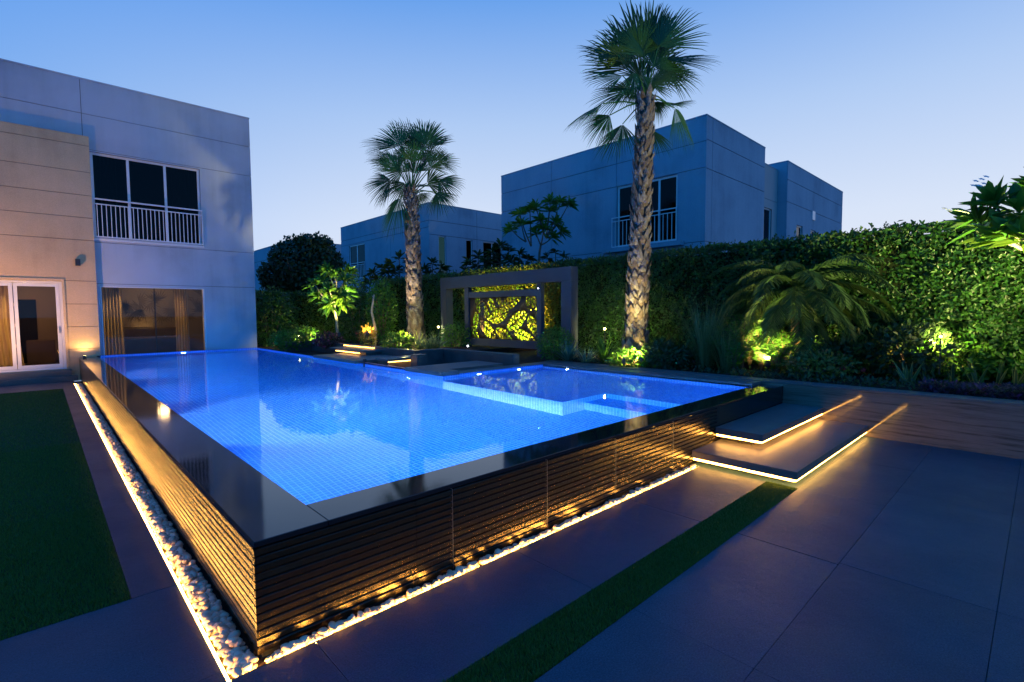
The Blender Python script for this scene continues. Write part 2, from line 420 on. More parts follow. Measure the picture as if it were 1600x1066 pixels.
M['turf_base'] = pbr('turf_base', (.015, .045, .008), rough=1, bstr=.6, bscale=200)
struct(boxobj('lawn_bed', M['turf_base'], None, (-9, -.385, 1.034, 12.496, -.04, -.008)))
struct(boxobj('turf_strip_bed', M['turf_base'], None, (-9, 4.336, -1.040, -.770, -.04, -.008)))
grass('lawn_grass', [(-1.6, -.383, 1.032, 3, 26000), (-2.6, -.383, 3, 6, 13000), (-4.2, -.383, 6, 12.495, 5000), (-4, -1.6, 1.032, 6, 3000)], .0042, .018, .034, 'dark green lawn at the left edge between paving borders')
grass('strip_grass', [(-.2, 4.338, -1.0415, -.7675, 52000)], .0035, .016, .032, 'narrow strip of green turf running between the grey paving slabs')

# ---------------------------------------------------------------- pool
pool = thing('swimming_pool', 'raised swimming pool of blue mosaic with black granite edges, brimming with lit water', 'swimming pool', (0, 0, 0))
XR, YS = 4.25, 4.42       # right side of the deep pool, back wall of the shallow shelf
FL, SH = -.62, .12        # deep floor and shelf floor
X1 = 6.72
mb = MB()
t = .2
rs = MB()
def q(*p): mb.poly(p)
q((.36, .3, FL), (4.72, .3, FL), (4.72, L_, FL), (.36, L_, FL))                            # floor
q((.36, L_, FL), (.36, L_, HC-.03), (.36, .3, HC-.03), (.36, .3, FL))                       # left wall
q((.36, .3, FL), (.36, .3, HC-.03), (X1, .3, HC-.03), (X1, .3, FL))                         # front wall
q((.36, L_, FL), (XR, L_, FL), (XR, L_, HC+.02), (.36, L_, HC+.02))                         # far wall
q((XR, YS, FL), (XR, YS, HC+.02), (XR, L_, HC+.02), (XR, L_, FL))                           # right wall beyond shelf
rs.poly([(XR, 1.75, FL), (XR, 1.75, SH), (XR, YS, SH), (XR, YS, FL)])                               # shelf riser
q((XR, 1.75, SH), (X1, 1.75, SH), (X1, YS, SH), (XR, YS, SH))                               # shelf floor
q((5.18, .3, SH), (X1, .3, SH), (X1, 1.75, SH), (5.18, 1.75, SH))
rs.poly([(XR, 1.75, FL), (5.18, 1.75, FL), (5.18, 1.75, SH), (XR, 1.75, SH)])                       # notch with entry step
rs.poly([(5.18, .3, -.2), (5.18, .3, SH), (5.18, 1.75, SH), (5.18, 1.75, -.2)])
q((4.72, .3, -.2), (5.18, .3, -.2), (5.18, 1.75, -.2), (4.72, 1.75, -.2))
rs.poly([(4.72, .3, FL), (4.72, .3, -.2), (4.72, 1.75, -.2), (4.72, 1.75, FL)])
q((XR, YS, SH), (X1, YS, SH), (X1, YS, HC+.02), (XR, YS, HC+.02))                           # back wall of shelf
q((X1, .3, SH), (X1, .3, HC+.0), (X1, YS, HC+.0), (X1, YS, SH))                             # right wall of shelf
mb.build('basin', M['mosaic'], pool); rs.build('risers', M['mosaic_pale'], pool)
# pool shell backs, so that the basin is solid from outside
boxobj('coping', M['granite'], pool, (0, .362, 0, L_-.002, HC-.03, HC), (.364, 7.062, 0, .302, HC-.03, HC), (4.252, 4.40, 9.65, L_-.002, HC-.05, HC+.004), bevel=.003)
boxobj('fascia', M['granite'], pool, (4.955, 7.062, .006, .25, -.04, HC-.032), bevel=.002)
boxobj('side_coping', M['slab'], pool, (X1, 7.062, .304, 4.70, HC-.06, HC+.035), (4.58, X1-.002, YS+.001, 4.70, HC-.06, HC+.035), bevel=.004)
# structural core behind the slats
boxobj('wall_core', M['dark'], pool, (.03, .33, .03, L_-.01, -.04, HC-.034), (.334, 4.95, .03, .27, -.04, HC-.034))
def slats(name, axis, a0, a1, joints):
    mb = MB(); nrow = 13; h = (HC-.032)/nrow
    for r in range(nrow):
        z0 = r*h; z1 = z0+h-.0070
        for ja, jb in zip(joints, joints[1:]):
            mb.rnd = random.random()
            o0 = random.uniform(-.0012, .0012); o1 = random.uniform(-.0014, .0014)
            a, b = ja+.0012, jb-.0012
            prof = [(.003+o0, z0), (o0, z0+.003), (o1, z1-.003), (o1+.004, z1), (.028, z1), (.028, z0)]
            i = len(mb.v)
            for u in (a, b):
                for (d, zz) in prof:
                    mb.vert((u, d, zz) if axis == 'x' else (d, u, zz))
            k = len(prof)
            for j in range(k):
                fc = (i+j, i+(j+1) % k, i+k+(j+1) % k, i+k+j)
                mb.face(fc[::-1] if axis == 'x' else fc)
            mb.face(range(i, i+k)); mb.face(range(i+2*k-1, i+k-1, -1))
    mb.build(name, M['clad'], pool)
slats('front_cladding', 'x', 0, 4.95, [-.003, .9, 1.17, 2.06, 2.95, 3.5, 3.95, 4.95])
for x_ in (1.17, 2.06, 2.95, 3.95): boxobj('joint_grout', M['slab'], pool, (x_-.0011, x_+.0011, -.0008, .02, .0, HC-.034))
slats('side_cladding', 'y', 0, L_, [.0, 1.3, 2.6, 3.9, 5.2, 6.5, 7.8, 9.1, 10.4, 11.7, 13.0, L_-.01])
# water surface
mb = MB()
mb.poly([(.361, .301, WATER), (XR-.001, .301, WATER), (XR-.001, L_-.002, WATER), (.361, L_-.002, WATER)])
mb.poly([(XR-.001, .301, WATER), (X1-.001, .301, WATER), (X1-.001, YS-.002, WATER), (XR-.001, YS-.002, WATER)])
struct(mb.build('water', M['water']))
# pool lights
def disc(mb, c, nrm_, r, n=20):
    c = Vector(c); nv = Vector(nrm_).normalized(); a = nv.orthogonal().normalized(); b = nv.cross(a)
    mb.poly([c+(a*math.cos(2*PI*k/n)+b*math.sin(2*PI*k/n))*r for k in range(n)])
PB = (.05, .44, 1.0)
def pool_light(c, nv, energy, r=.06, col=PB, aim=None):
    c = Vector(c); nv = Vector(nv)
    mb = MB(); a = nv.orthogonal().normalized(); mb.tube([c, c+nv*.02], r+.02, 20)
    housing = mb.build('pool_light', M['white'], pool)
    m2 = MB(); disc(m2, c+nv*.023, nv, r); m2.build('lens', M['lens_white'], housing)
    if aim and energy > 100:
        add_light('pool_lamp', 'SPOT', c+nv*.04, energy*1.3, col, housing, .04, c+nv*.04+Vector(aim), 112, 1.0); return
    lo = add_light('pool_lamp', 'AREA', c+nv*.03, energy, col, housing, .05, c+nv*.03+Vector(aim or nv)); lo.data.shape = 'DISK'; lo.data.size = 2*r; lo.data.spread = math.radians(75 if aim else 180)
pool_light((2.28, L_-.001, .44), (0, -1, 0), 45)
pool_light((5.02, YS-.001, .45), (0, -1, 0), 26, .045, (.6, .8, 1), (0, -1, -.3))
pool_light((6.02, YS-.001, .45), (0, -1, 0), 26, .045, (.6, .8, 1), (0, -1, -.3))
pool_light((X1-.001, 3.75, .46), (-1, 0, 0), 6, .03, (.4, .65, 1))
PW = (.02, .60, 1); PH = (.75, .95, 1)
for y_ in (1.8, 7.2, 10.2): pool_light((.361, y_, .08), (1, 0, 0), 50, .08, PW)
pool_light((1.2, .301, .08), (0, 1, 0), 62, .08, PW)
pool_light((4.0, .301, .08), (0, 1, 0), 45, .08, PW)
pool_light((.361, 4.35, .30), (1, 0, 0), 900, .07, PH, (1, 0, -1.0))
pool_light((2.95, .301, .30), (0, 1, 0), 800, .07, PH, (.1, 1, -1.1))
pool_light((6.0, .301, .33), (0, 1, 0), 12, .04, PB)

# ---------------------------------------------------------------- pebble trench and LED strips
struct(boxobj('gravel_bed', M['soil'], None, (TX0+.004, .02, TY0+.004, L_-.1, -.06, -.040), (.022, 4.338, TY0+.004, .02, -.06, -.040)))
def led(name, label, boxes, m='led'):
    o = boxobj(name, M[m], None, *boxes); tag(o, label, 'light strip'); return o
led('led_strip', 'warm glowing light strip along the lawn side of the pebbled trench', [(TX0-.001, TX0+.010, TY0+.01, L_-1.0, -.014, .001)], 'led_side')
led('led_strip', 'thin warm light strip in front of the pool front wall at the paving edge', [(TX0+.012, 4.336, TY0-.001, TY0+.0075, -.016, -.003)], 'led_front')
tag(boxobj('strip_profile', M['charcoal'], None, (TX0+.013, 4.335, TY0-.0012, TY0+.0055, -.0025, .0003)), 'thin dark metal profile capping the light strip along the front trench', 'edge profile')
# base pebble meshes
def pebble_mesh(k):
    rr = random.Random(k); mb = MB(); n1, n2 = 10, 7
    ph = [rr.uniform(0, 6) for _ in range(4)]
    rings = []
    for i in range(1, n2):
        th = PI*i/n2
        rings.append([mb.vert(((1+.13*math.sin(2*a+ph[0])+.06*math.sin(3*a+ph[1]))*math.sin(th)*math.cos(a), (.80+.1*math.sin(2*a+ph[2]))*math.sin(th)*math.sin(a), .58*math.cos(th)*(1+.1*math.sin(a+ph[3])))) for a in [2*PI*j/n1 for j in range(n1)]])
    tp = mb.vert((0, 0, .58)); bt = mb.vert((0, 0, -.58))
    for A, B in zip(rings, rings[1:]):
        for j in range(n1): mb.face((A[j], B[j], B[(j+1) % n1], A[(j+1) % n1]))
    for j in range(n1): mb.face((tp, rings[0][j], rings[0][(j+1) % n1])); mb.face((bt, rings[-1][(j+1) % n1], rings[-1][j]))
    return mb
PBM = [pebble_mesh(k) for k in range(8)]
PBME = []
for k, pm in enumerate(PBM):
    me = bpy.data.meshes.new('pebble'); me.from_pydata(pm.v, [], pm.f); me.materials.append(M['pebble'])
    me.polygons.foreach_set('use_smooth', [True]*len(pm.f)); me.update(); PBME.append(me)
peb = []
def fill(x0, x1, y0, y1, dens, layers):
    for lz in layers:
        n = int((x1-x0)*(y1-y0)*dens)
        for _ in range(n):
            r = random.choice([.013, .016, .020, .024, .028])*random.uniform(.85, 1.2)
            peb.append((random.uniform(x0+r, x1-r), random.uniform(y0+r*.8, y1-r*.8), lz+r*.5+random.uniform(0, .008), r, random.uniform(0, 6.3), random.uniform(-.5, .5), random.uniform(-.5, .5)))
fill(TX0+.012, -.004, TY0+.01, L_-1.0, 1150, (-.038, -.024))
fill(-.0, 4.33, TY0+.012, -.006, 1300, (-.036,))
fill(-.0, 4.33, TY0+.012, -.028, 900, (-.026,))
fill(-.0, 4.33, TY0+.014, -.03, 1000, (-.008,))
fill(TX0+.02, -.03, TY0+.02, L_-1.2, 380, (-.012,))
peb.sort(key=lambda p: (p[0]-CP.x)**2+(p[1]-CP.y)**2 - (.8 if p[2] > .0 else 0))
for p in peb[:300]:
    o = bpy.data.objects.new('pebble', random.choice(PBME)); COL.objects.link(o)
    o.location = p[:3]; o.rotation_euler = (p[5], p[6], p[4]); o.scale = (p[3],)*3
    tag(o, 'small rounded cream pebble in the trench round the near pool corner', 'pebble', 'pebbles at the near pool corner')
vsL, fsL, rsL, off = [], [], [], 0
base = [(np.array(p.v), p.f) for p in PBM]
quads = []
for p in peb[300:]:
    bv, bf = random.choice(base)
    Rm = np.array(Matrix.Rotation(p[4], 3, 'Z') @ Matrix.Rotation(p[5], 3, 'X') @ Matrix.Rotation(p[6], 3, 'Y'))
    vsL.append(bv@Rm.T*p[3]+np.array(p[:3])); rsL.append(np.full(len(bv), random.random()))
    quads += [tuple(i+off for i in f_) for f_ in bf]; off += len(bv)
me = bpy.data.meshes.new('pebbles'); me.from_pydata(np.concatenate(vsL).tolist(), [], quads)
me.polygons.foreach_set('use_smooth', [True]*len(quads))
a_ = me.attributes.new('rnd', 'FLOAT', 'POINT'); a_.data.foreach_set('value', np.concatenate(rsL))
o = finish(me, 'pebbles', M['pebble'], None); tag(o, 'cream pebbles filling the long trench beside the pool walls', 'pebbles', kind='stuff')

# ---------------------------------------------------------------- floating steps, travertine wall
def step(label, x0, y0, z0, z1):
    s = thing('floating_step', label, 'step', (x0, 0, 0), 'floating steps up to the pool')
    boxobj('tread', M['slab'], s, (x0, 7.058, y0, -.004, z0, z1), bevel=.002)
    boxobj('base', M['dark'], s, (x0+.14, 7.056, y0+.16, -.006, 0.001 if z0 < .1 else .151, z0-.001))
    return s
step('lower and longer floating grey stone step with glowing underside', 4.343, -1.03, .072, .149)
step('upper floating grey stone step against the pool front wall', 4.896, -.52, .235, .313)
led('led_strip', 'bright warm light strip under the edge of the lower step', [(4.36, 7.056, -1.018, -1.004, .052, .070), (4.358, 4.372, -1.0, -.01, .048, .070)], 'led_step')
led('led_strip', 'warm light strip under the edge of the upper step', [(4.912, 7.056, -.508, -.496, .217, .233), (4.911, 4.923, -.49, -.01, .213, .233)], 'led')
tw = thing('travertine_wall', 'long polished brown travertine retaining wall below the planting bed at right', 'retaining wall', (7.2, -4, 0))
boxobj('wall_face', M['travertine'], tw, (7.066, 7.30, -9, .0, -.04, .585), (7.066, 7.30, .004, 4.70, -.04, .585))
boxobj('wall_cap', M['slab'], tw, (7.064, 7.36, -9, .0, .587, .61), (7.064, 7.36, .004, 4.70, .5875, .608), bevel=.003)

# ---------------------------------------------------------------- beds (soil) and planters at the back
struct(boxobj('bed_soil', M['soil'], None, (7.30, 10.9, -9, 4.70, -.04, .575), (6.30, 10.9, 4.70, 7.25, -.04, .57), (5.56, 10.9, 7.25, 13.1, -.04, .70), (4.40, 10.9, 13.1, 18.5, -.04, .52), (4.40, 5.36, 9.72, 13.1, -.04, .50)))
pl = thing('planter_wall', 'dark grey stone planter wall stepping round the sunken seat', 'planter wall', (5.4, 9, 0))
boxobj('planter_side', M['pier'], pl, (5.36, 5.56, 7.27, 13.1, -.04, .80), bevel=.004)
boxobj('planter_return', M['pier'], pl, (5.36, 6.35, 7.07, 7.268, -.04, .80), bevel=.004)
boxobj('planter_back', M['pier'], pl, (6.15, 6.348, 4.72, 7.068, -.04, .80), bevel=.004)
boxobj('planter_end', M['pier'], pl, (4.62, 5.358, 12.9, 13.1, -.04, .80), bevel=.004)
p2 = thing('stone_pier', 'short square grey pier at the corner of the sunken seat', 'pier', (5, 6.3, 0))
boxobj('pier_block', M['pier'], p2, (4.78, 5.02, 6.05, 6.30, -.04, .80), bevel=.005)
struct(boxobj('sunken_floor', M['slab'], None, (4.27, 6.148, 4.72, 7.066, -.04, .18)))
sl = thing('deck_slab', 'dark grey stone platform slab by the water, farther one', 'platform slab', (4.6, 8.4, 0))
boxobj('slab_top', M['slab'], sl, (4.12, 5.355, 7.42, 9.64, .575, .635), bevel=.003); boxobj('slab_base', M['dark'], sl, (4.26, 5.35, 7.30, 9.62, -.04, .573))
sl = thing('deck_slab', 'dark grey stone platform slab jutting over the shallow shelf', 'platform slab', (5, 5, 0))
boxobj('slab_top', M['slab'], sl, (4.20, 4.578, 4.40, 5.55, .572, .64), (4.578, 5.9, 4.71, 5.55, .572, .64), bevel=.003); boxobj('slab_base', M['mosaic'], sl, (4.252, 4.574, 4.43, 5.5, -.6, .57))
# steps with light under, cut in the planter
st = thing('garden_steps', 'two dark stone steps with warm light lines, rising to the planter', 'steps', (5.1, 9.8, 0))
boxobj('lower_tread', M['slab'], st, (4.86, 5.355, 8.5, 10.4, .70, .75), bevel=.003)
boxobj('riser', M['pier'], st, (4.95, 5.35, 8.55, 10.3, .637, .698))
led('led_strip', 'short warm light line under the lower garden step beyond the pool', [(4.845, 4.87, 8.7, 10.0, .675, .69)], 'led_dim')
led('led_strip', 'short warm light line in the dark planter face beyond the pool', [(5.338, 5.357, 8.9, 10.6, .765, .78)], 'led_dim')
be = thing('sunken_bench', 'low dark bench wall inside the sunken seat with a warm light line', 'bench', (5, 6.9, 0))
boxobj('bench_top', M['slab'], be, (4.40, 5.3, 6.55, 7.06, .66, .71), bevel=.003); boxobj('bench_body', M['pier'], be, (4.45, 5.3, 6.62, 7.05, .183, .657))
led('led_strip', 'short warm light line under the sunken bench top', [(4.42, 5.1, 6.556, 6.57, .64, .655)], 'led_dim')
gp = thing('glass_panel', 'low glass panel closing the sunken seat from the pool', 'glass panel', (4.26, 6.3, .4))
boxobj('pane', M['glass_clear'], gp, (4.262, 4.274, 5.56, 7.28, .2, .60)); boxobj('edge_rail', M['steel'], gp, (4.256, 4.280, 5.56, 7.28, .602, .612))
boxobj('end_post', M['charcoal'], gp, (4.24, 4.29, 7.24, 7.29, .2, .68))

# ---------------------------------------------------------------- walls with panels and openings
def panel_wall(plane, const, sign, u0, u1, z0, z1, us, zs, holes, g=.012, th=.02, openings=True):
    """faces along u (x if plane=='y' else y) at coordinate const, outward sign; returns MB of panels and MB of backing"""
    U = sorted(set([u0, u1]+list(us)+[h[0] for h in holes]+[h[1] for h in holes])); U = [u for u in U if u0 <= u <= u1]
    Z = sorted(set([z0, z1]+list(zs)+[h[2] for h in holes]+[h[3] for h in holes])); Z = [z for z in Z if z0 <= z <= z1]
    P, B = MB(), MB()
    for a, b in zip(U, U[1:]):
        for c, d in zip(Z, Z[1:]):
            cu, cz = (a+b)/2, (c+d)/2
            if any(h[0] < cu < h[1] and h[2] < cz < h[3] for h in holes): continue
            a2 = a+g/2 if a in us else a; b2 = b-g/2 if b in us else b
            c2 = c+g/2 if c in zs else c; d2 = d-g/2 if d in zs else d
            f0, f1 = const, const-sign*th; b0, b1 = const-sign*(th+.001), const-sign*.22
            if plane == 'y':
                P.box(a2, b2, min(f0, f1), max(f0, f1), c2, d2); B.box(a+(.03 if a == u0 else 0), b-(.03 if b == u1 else 0), min(b0, b1), max(b0, b1), c, d)
            else:
                P.box(min(f0, f1), max(f0, f1), a2, b2, c2, d2); B.box(min(b0, b1), max(b0, b1), a+(.03 if a == u0 else 0), b-(.03 if b == u1 else 0), c, d)
    return P, B
def window(parent, plane, const, sign, u0, u1, z0, z1, mull, glass='glass_dark', fr='white', fw=.05, depth=.12, transoms=(), back=True):
    """frame and panes set back in an opening"""
    def bx(mb, a, b, c, d, e, f_):
        lo, hi = sorted((const-sign*e, const-sign*f_))
        if plane == 'y': mb.box(a, b, lo, hi, c, d)
        else: mb.box(lo, hi, a, b, c, d)
    f = MB(); e, g = depth, depth+.06
    bx(f, u0, u0+fw, z0, z1, e, g); bx(f, u1-fw, u1, z0, z1, e, g); bx(f, u0+fw, u1-fw, z1-fw, z1, e, g); bx(f, u0+fw, u1-fw, z0, z0+fw, e, g)
    for m_ in mull: bx(f, m_-fw/2, m_+fw/2, z0+fw, z1-fw, e+.002, g-.002)
    for t_ in transoms: bx(f, u0+fw, u1-fw, t_-fw/2, t_+fw/2, e+.004, g-.004)
    fo = f.build('window', M[fr], parent)
    p = MB(); bx(p, u0+fw, u1-fw, z0+fw, z1-fw, e+.028, e+.034); p.build('pane', M[glass], fo)
    if back:
        k = MB(); bx(k, u0-.05, u1+.05, z0-.05, z1+.05, .9, .92); k.build('blind', M['dark'], fo)
    return fo
def railing(parent, plane, const, sign, u0, u1, z0, z1, n, mullions=(), out=.03, extra=None):
    r = MB()
    def bx(a, b, c, d, e=0., f_=.03):
        lo, hi = sorted((const+sign*(out+e), const+sign*(out+f_)))
        if plane == 'y': r.box(a, b, lo, hi, c, d)
        else: r.box(lo, hi, a, b, c, d)
    bx(u0, u1, z1-.035, z1, -.003, .033); bx(u0, u1, z1-.16, z1-.135); bx(u0, u1, z0, z0+.03)
    for k in range(n+1):
        u = u0+(u1-u0)*k/n
        w = .02 if k in (0, n) else .008
        bx(max(u0, u-w), min(u1, u+w), z0+.03, z1-.16 if k not in (0, n) else z1-.035, .003, .027)
    for m_ in mullions: bx(m_-.03, m_+.03, z0+.03, z1-.16, -.002, .032)
    # short brackets to the wall
    for u in (u0+.02, u1-.02):
        for zz in (z0+.01, z1-.03):
            lo, hi = sorted((const-sign*.01, const+sign*out))
            if plane == 'y': r.box(u-.008, u+.008, lo, hi, zz, zz+.015)
            else: r.box(lo, hi, u-.008, u+.008, zz, zz+.015)
    return r.build('railing', M['white'], parent)

# ---------------------------------------------------------------- the villa at left
vil = thing('villa', 'two storey pale plaster villa at left with beige ground floor wing and juliet railing', 'house', (0, 18, 0))
YF = 14.565; YB = YF-.115
h_up = (.44, 2.905, 3.66, 5.88); h_lo = (.50, 2.905, .54, 2.41)
P, B = panel_wall('y', YF, -1, -7, 4.30, -.04, 7.66, [.32], [2.47, 3.55, 5.92, 6.81], [h_up, h_lo, (-3.6, -.245, .28, 2.50)])
P.build('upper_wall', M['plaster'], vil); B.build('wall_backing', M['groove'], vil)
h_dr = (-3.6, -.245, .28, 2.50)
P, B = panel_wall('y', YB, -1, -7, .43, -.04, 6.19, [], [.78, 1.35, 1.93, 2.52, 3.565, 4.14, 4.71, 5.30, 5.97], [h_dr])
B2 = MB()
for (a, b, c, d) in ((-7, -3.6, -.04, 6.18), (-.245, .425, -.04, 6.18), (-3.6, -.245, -.04, .28), (-3.6, -.245, 2.50, 6.18)): B2.box(a, b, YB+.021, YF-.003, c, d)
P.build('ground_floor_wing', M['plaster_beige'], vil); B2.build('wing_backing', M['groove'], vil)
boxobj('wing_cap', M['plaster_beige'], vil, (-7, .432, YB-.004, YF-.002, 6.192, 6.215))
mb = MB(); mb.box(4.02, 4.299, YF+.222, 26, -.04, 7.66); mb.box(-7, -6.8, YF+.222, 26, -.04, 7.66); mb.box(-6.8, 4.02, 25.8, 26, -.04, 7.66)
mb.build('side_wall', M['plaster'], vil)
boxobj('roof', M['plaster'], vil, (-7.02, 4.31, YF-.012, 26.02, 7.662, 7.70))
window(vil, 'y', YF, -1, *h_up, [1.225, 2.06], depth=.06, fw=.06, fr='white')
boxobj('window_sill', M['white'], vil, (.40, 2.94, YF-.03, YF-.001, 3.60, 3.655))
railing(vil, 'y', YF, -1, .43, 2.92, 3.68, 4.69, 26, (1.2, 2.04), out=.02)
# ground floor picture window with curtains and a mural wall
boxobj('window_lining', M['white'], vil, (.505, .53, YF-.004, YF+.2, .545, 2.405), (2.87, 2.90, YF-.004, YF+.2, .545, 2.405), (.53, 2.87, YF-.004, YF+.2, 2.38, 2.405))
pf = boxobj('picture_window', M['bronze'], vil, (1.675, 1.695, YF+.05, YF+.10, .545, 2.38))
boxobj('pane', M['glass'], pf, (.53, 1.675, YF+.07, YF+.076, .545, 2.38), (1.695, 2.87, YF+.07, YF+.076, .545, 2.38))
mb = MB()
RX0, RX1, RY1, RZ0, RZ1 = -.02, 4.0, 17.6, .42, 2.95
mb.poly([(RX0, RY1, RZ0), (RX1, RY1, RZ0), (RX1, RY1, RZ1), (RX0, RY1, RZ1)]); mb.poly([(RX0, YF+.23, RZ0), (RX0, RY1, RZ0), (RX0, RY1, RZ1), (RX0, YF+.23, RZ1)])
mb.poly([(RX1, YF+.23, RZ0), (RX1, RY1, RZ0), (RX1, RY1, RZ1), (RX1, YF+.23, RZ1)]); mb.poly([(RX0, YF+.23, RZ1), (RX1, YF+.23, RZ1), (RX1, RY1, RZ1), (RX0, RY1, RZ1)])
mb.build('room_walls', M['room'], vil)
mb = MB(); mb.poly([(RX0, YF+.23, RZ0), (RX1, YF+.23, RZ0), (RX1, RY1, RZ0), (RX0, RY1, RZ0)]); mb.build('room_floor', M['room_floor'], vil)
def curtain(x0, x1, y, z0, z1, folds):
    mb = MB(); n = folds*8; cols = []
    for k in range(n+1):
        x = x0+(x1-x0)*k/n; yy = y+.045*math.sin(2*PI*folds*k/n)+.01*math.sin(k*1.7)
        cols.append((mb.vert((x+(x-(x0+x1)/2)*.08, yy, z0)), mb.vert((x, yy, (z0+z1)/2)), mb.vert((x, yy*1., z1))))
    for A, B_ in zip(cols, cols[1:]): mb.face((A[0], B_[0], B_[1], A[1])); mb.face((A[1], B_[1], B_[2], A[2]))
    return mb.build('curtain', M['curtain'], vil, smooth=True)
curtain(.5, 1.0, YF+.34, 3.6, 5.95, 6); curtain(2.25, 2.86, YF+.34, 3.6, 5.95, 7)
curtain(.56, .98, YF+.30, RZ0+.02, 2.9, 6); curtain(2.20, 2.52, YF+.30, RZ0+.02, 2.9, 5)
# mural branches on the back wall
mb = MB(); mr = random.Random(3)
for k in range(26):
    x = mr.uniform(.4, 3.8); z0_ = mr.uniform(1.6, 2.4); a = mr.uniform(0, 2*PI)
    for j in range(11):
        b_ = a+j*.30; l_ = mr.uniform(.2, .42)
        c_ = Vector((x, RY1-.006, z0_)); d_ = Vector((math.cos(b_), 0, math.sin(b_))); n_ = Vector((-d_.z, 0, d_.x))*.016
        mb.poly([c_, c_+d_*l_*.5+n_, c_+d_*l_, c_+d_*l_*.5-n_])
mb.build('mural', pbr('mural_paint', (.27, .225, .18), rough=.8, bstr=0), vil)
add_light('wall_glow_lamp', 'SPOT', (1.75, RY1-.25, .75), 40, (1, .62, .22), vil, .03, (1.75, RY1-.02, 2.2), 80, 1.0)
add_light('room_lamp', 'POINT', (2.0, 16.2, 2.5), 24, (1, .66, .30), vil, .15)
for cx_ in (.75, 2.36): add_light('curtain_fill', 'SPOT', (1.55, YF+1.1, 2.8), 170, (1, .62, .22), vil, .05, (cx_, YF+.3, 1.35), 48, .8)  # unseen spots added inside the room to brighten the two curtains
add_light('door_curtain_fill', 'SPOT', (-2.0, YB+1.6, 2.5), 260, (1, .60, .18), vil, .05, (-1.35, YB+.3, 1.3), 60, .8); add_light('hall_lamp', 'POINT', (-.9, YF+1.5, 2.4), 22, (1, .6, .28), vil, .1)  # the spot is an added, unseen source that brightens the door curtain
boxobj('sofa', M['room_floor'], vil, (.9, 2.8, 16.3, 17.1, RZ0+.002, .95), (.9, 2.8, 17.1, 17.35, RZ0+.002, 1.25), bevel=.05)
# folding glass door of the wing
dr = thing('unused', '', '', (0, 0, 0)); bpy.data.objects.remove(dr)
fd = boxobj('folding_door', M['white'], vil,
  (-.30, -.245, YB+.03, YB+.10, .285, 2.495), (-1.36, -.30, YB+.03, YB+.10, 2.44, 2.495), (-3.59, -1.36, YB+.03, YB+.10, 2.44, 2.495),
  (-.375, -.305, YB+.045, YB+.085, .34, 2.435), (-1.13, -1.06, YB+.045, YB+.085, .34, 2.435), (-1.21, -1.14, YB+.045, YB+.085, .34, 2.435), (-1.06, -.375, YB+.046, YB+.084, .34, .42), (-1.06, -.375, YB+.046, YB+.084, 2.36, 2.435),
  (-3.5, -1.21, YB+.046, YB+.084, .34, .42), (-3.5, -1.21, YB+.046, YB+.084, 2.36, 2.435), (-3.59, -.305, YB+.03, YB+.10, .285, .335))
boxobj('pane', M['glass'], fd, (-1.058, -.377, YB+.062, YB+.066, .421, 2.359), (-3.5, -1.212, YB+.062, YB+.066, .421, 2.359))
boxobj('handle', M['steel'], fd, (-.350, -.335, YB+.0, YB+.04, 1.20, 1.36)); boxobj('hinge', M['charcoal'], fd, *[(-1.139, -1.131, YB+.03, YB+.06, zz, zz+.42) for zz in (.45, .95, 1.45, 1.95)])
curtain(-3.4, -1.10, YB+.27, .3, 2.6, 22)
boxobj('door_reveal', M['plaster_beige'], vil, (-.245, -.20, YB-.03, YB+.0, .28, 2.56), (-3.65, -.245, YB-.03, YB+.0, 2.50, 2.56))
mb = MB(); mb.box(-3.6, -.3, YF+2.9, YF+3.0, .2, 2.8); mb.box(-.06, -.03, YF+.24, YF+2.9, .2, 2.8); mb.box(-3.7, -3.6, YF+.24, YF+2.9, .2, 2.8); mb.box(-3.6, -.06, YF+.24, YF+2.9, 2.6, 2.7)
mb.build('hall_walls', M['room'], vil)
boxobj('hall_floor', M['room_floor'], vil, (-3.6, -.06, YF+.0, YF+2.9, .2, .28))
boxobj('doorway', M['dark'], vil, (-1.5, -.75, YF+2.86, YF+2.898, .282, 2.1)); boxobj('side_table', M['room_floor'], vil, (-1.0, -.4, YF+2.2, YF+2.6, .282, .95), bevel=.02)
boxobj('threshold', M['slab'], vil, (-4, -.16, YB-.14, YB-.002, .0, .27), (-4, -.05, YB-.32, YB-.142, .0, .12), bevel=.004)
# lamps on the villa
lm = thing('wall_lamp', 'small black box lamp fixed high on the beige wing', 'wall lamp', (.07, YB, 2.99))
boxobj('lamp_body', M['charcoal'], lm, (.03, .13, YB-.10, YB-.012, 2.90, 3.07), bevel=.004); boxobj('wall_plate', M['charcoal'], lm, (.045, .115, YB-.012, YB-.0005, 2.93, 3.04))
def ground_spot(label, loc, target, energy, col=(1, .74, .30), spot=80, h=.12, glare=True, typ='SPOT', wash=None, r=.035, group='garden spotlights', name='garden_spotlight', lens='lens_warm', boost=1):
    loc = Vector(loc); d = (Vector(target)-loc).normalized()
    s = thing(name, label, 'spotlight', loc-Vector((0, 0, h)), group)
    mb = MB(); mb.tube([loc-Vector((0, 0, h+.05)), loc-Vector((0, 0, .01))], .009, 6); mb.build('stake', M['charcoal'], s)
    mb = MB(); mb.tube([loc-d*.09, loc-d*.085, loc, loc+d*.012], [r*.7, r, r*1.05, r*1.05], 14, cap=True); hd = mb.build('lamp_head', M['charcoal'], s)
    m2 = MB(); disc(m2, loc+d*.0135, d, r*.9, 14); m2.build('lens', M[lens], hd)
    if wash is not None: add_light('spot_lamp', 'SPOT', loc+(Vector(wash)-loc).normalized()*.06, energy, col, s, .03, wash, 150, .8)
    else: add_light('spot_lamp', typ, loc+d*.05, energy, col, s, .03, target, spot, .7)
    return s
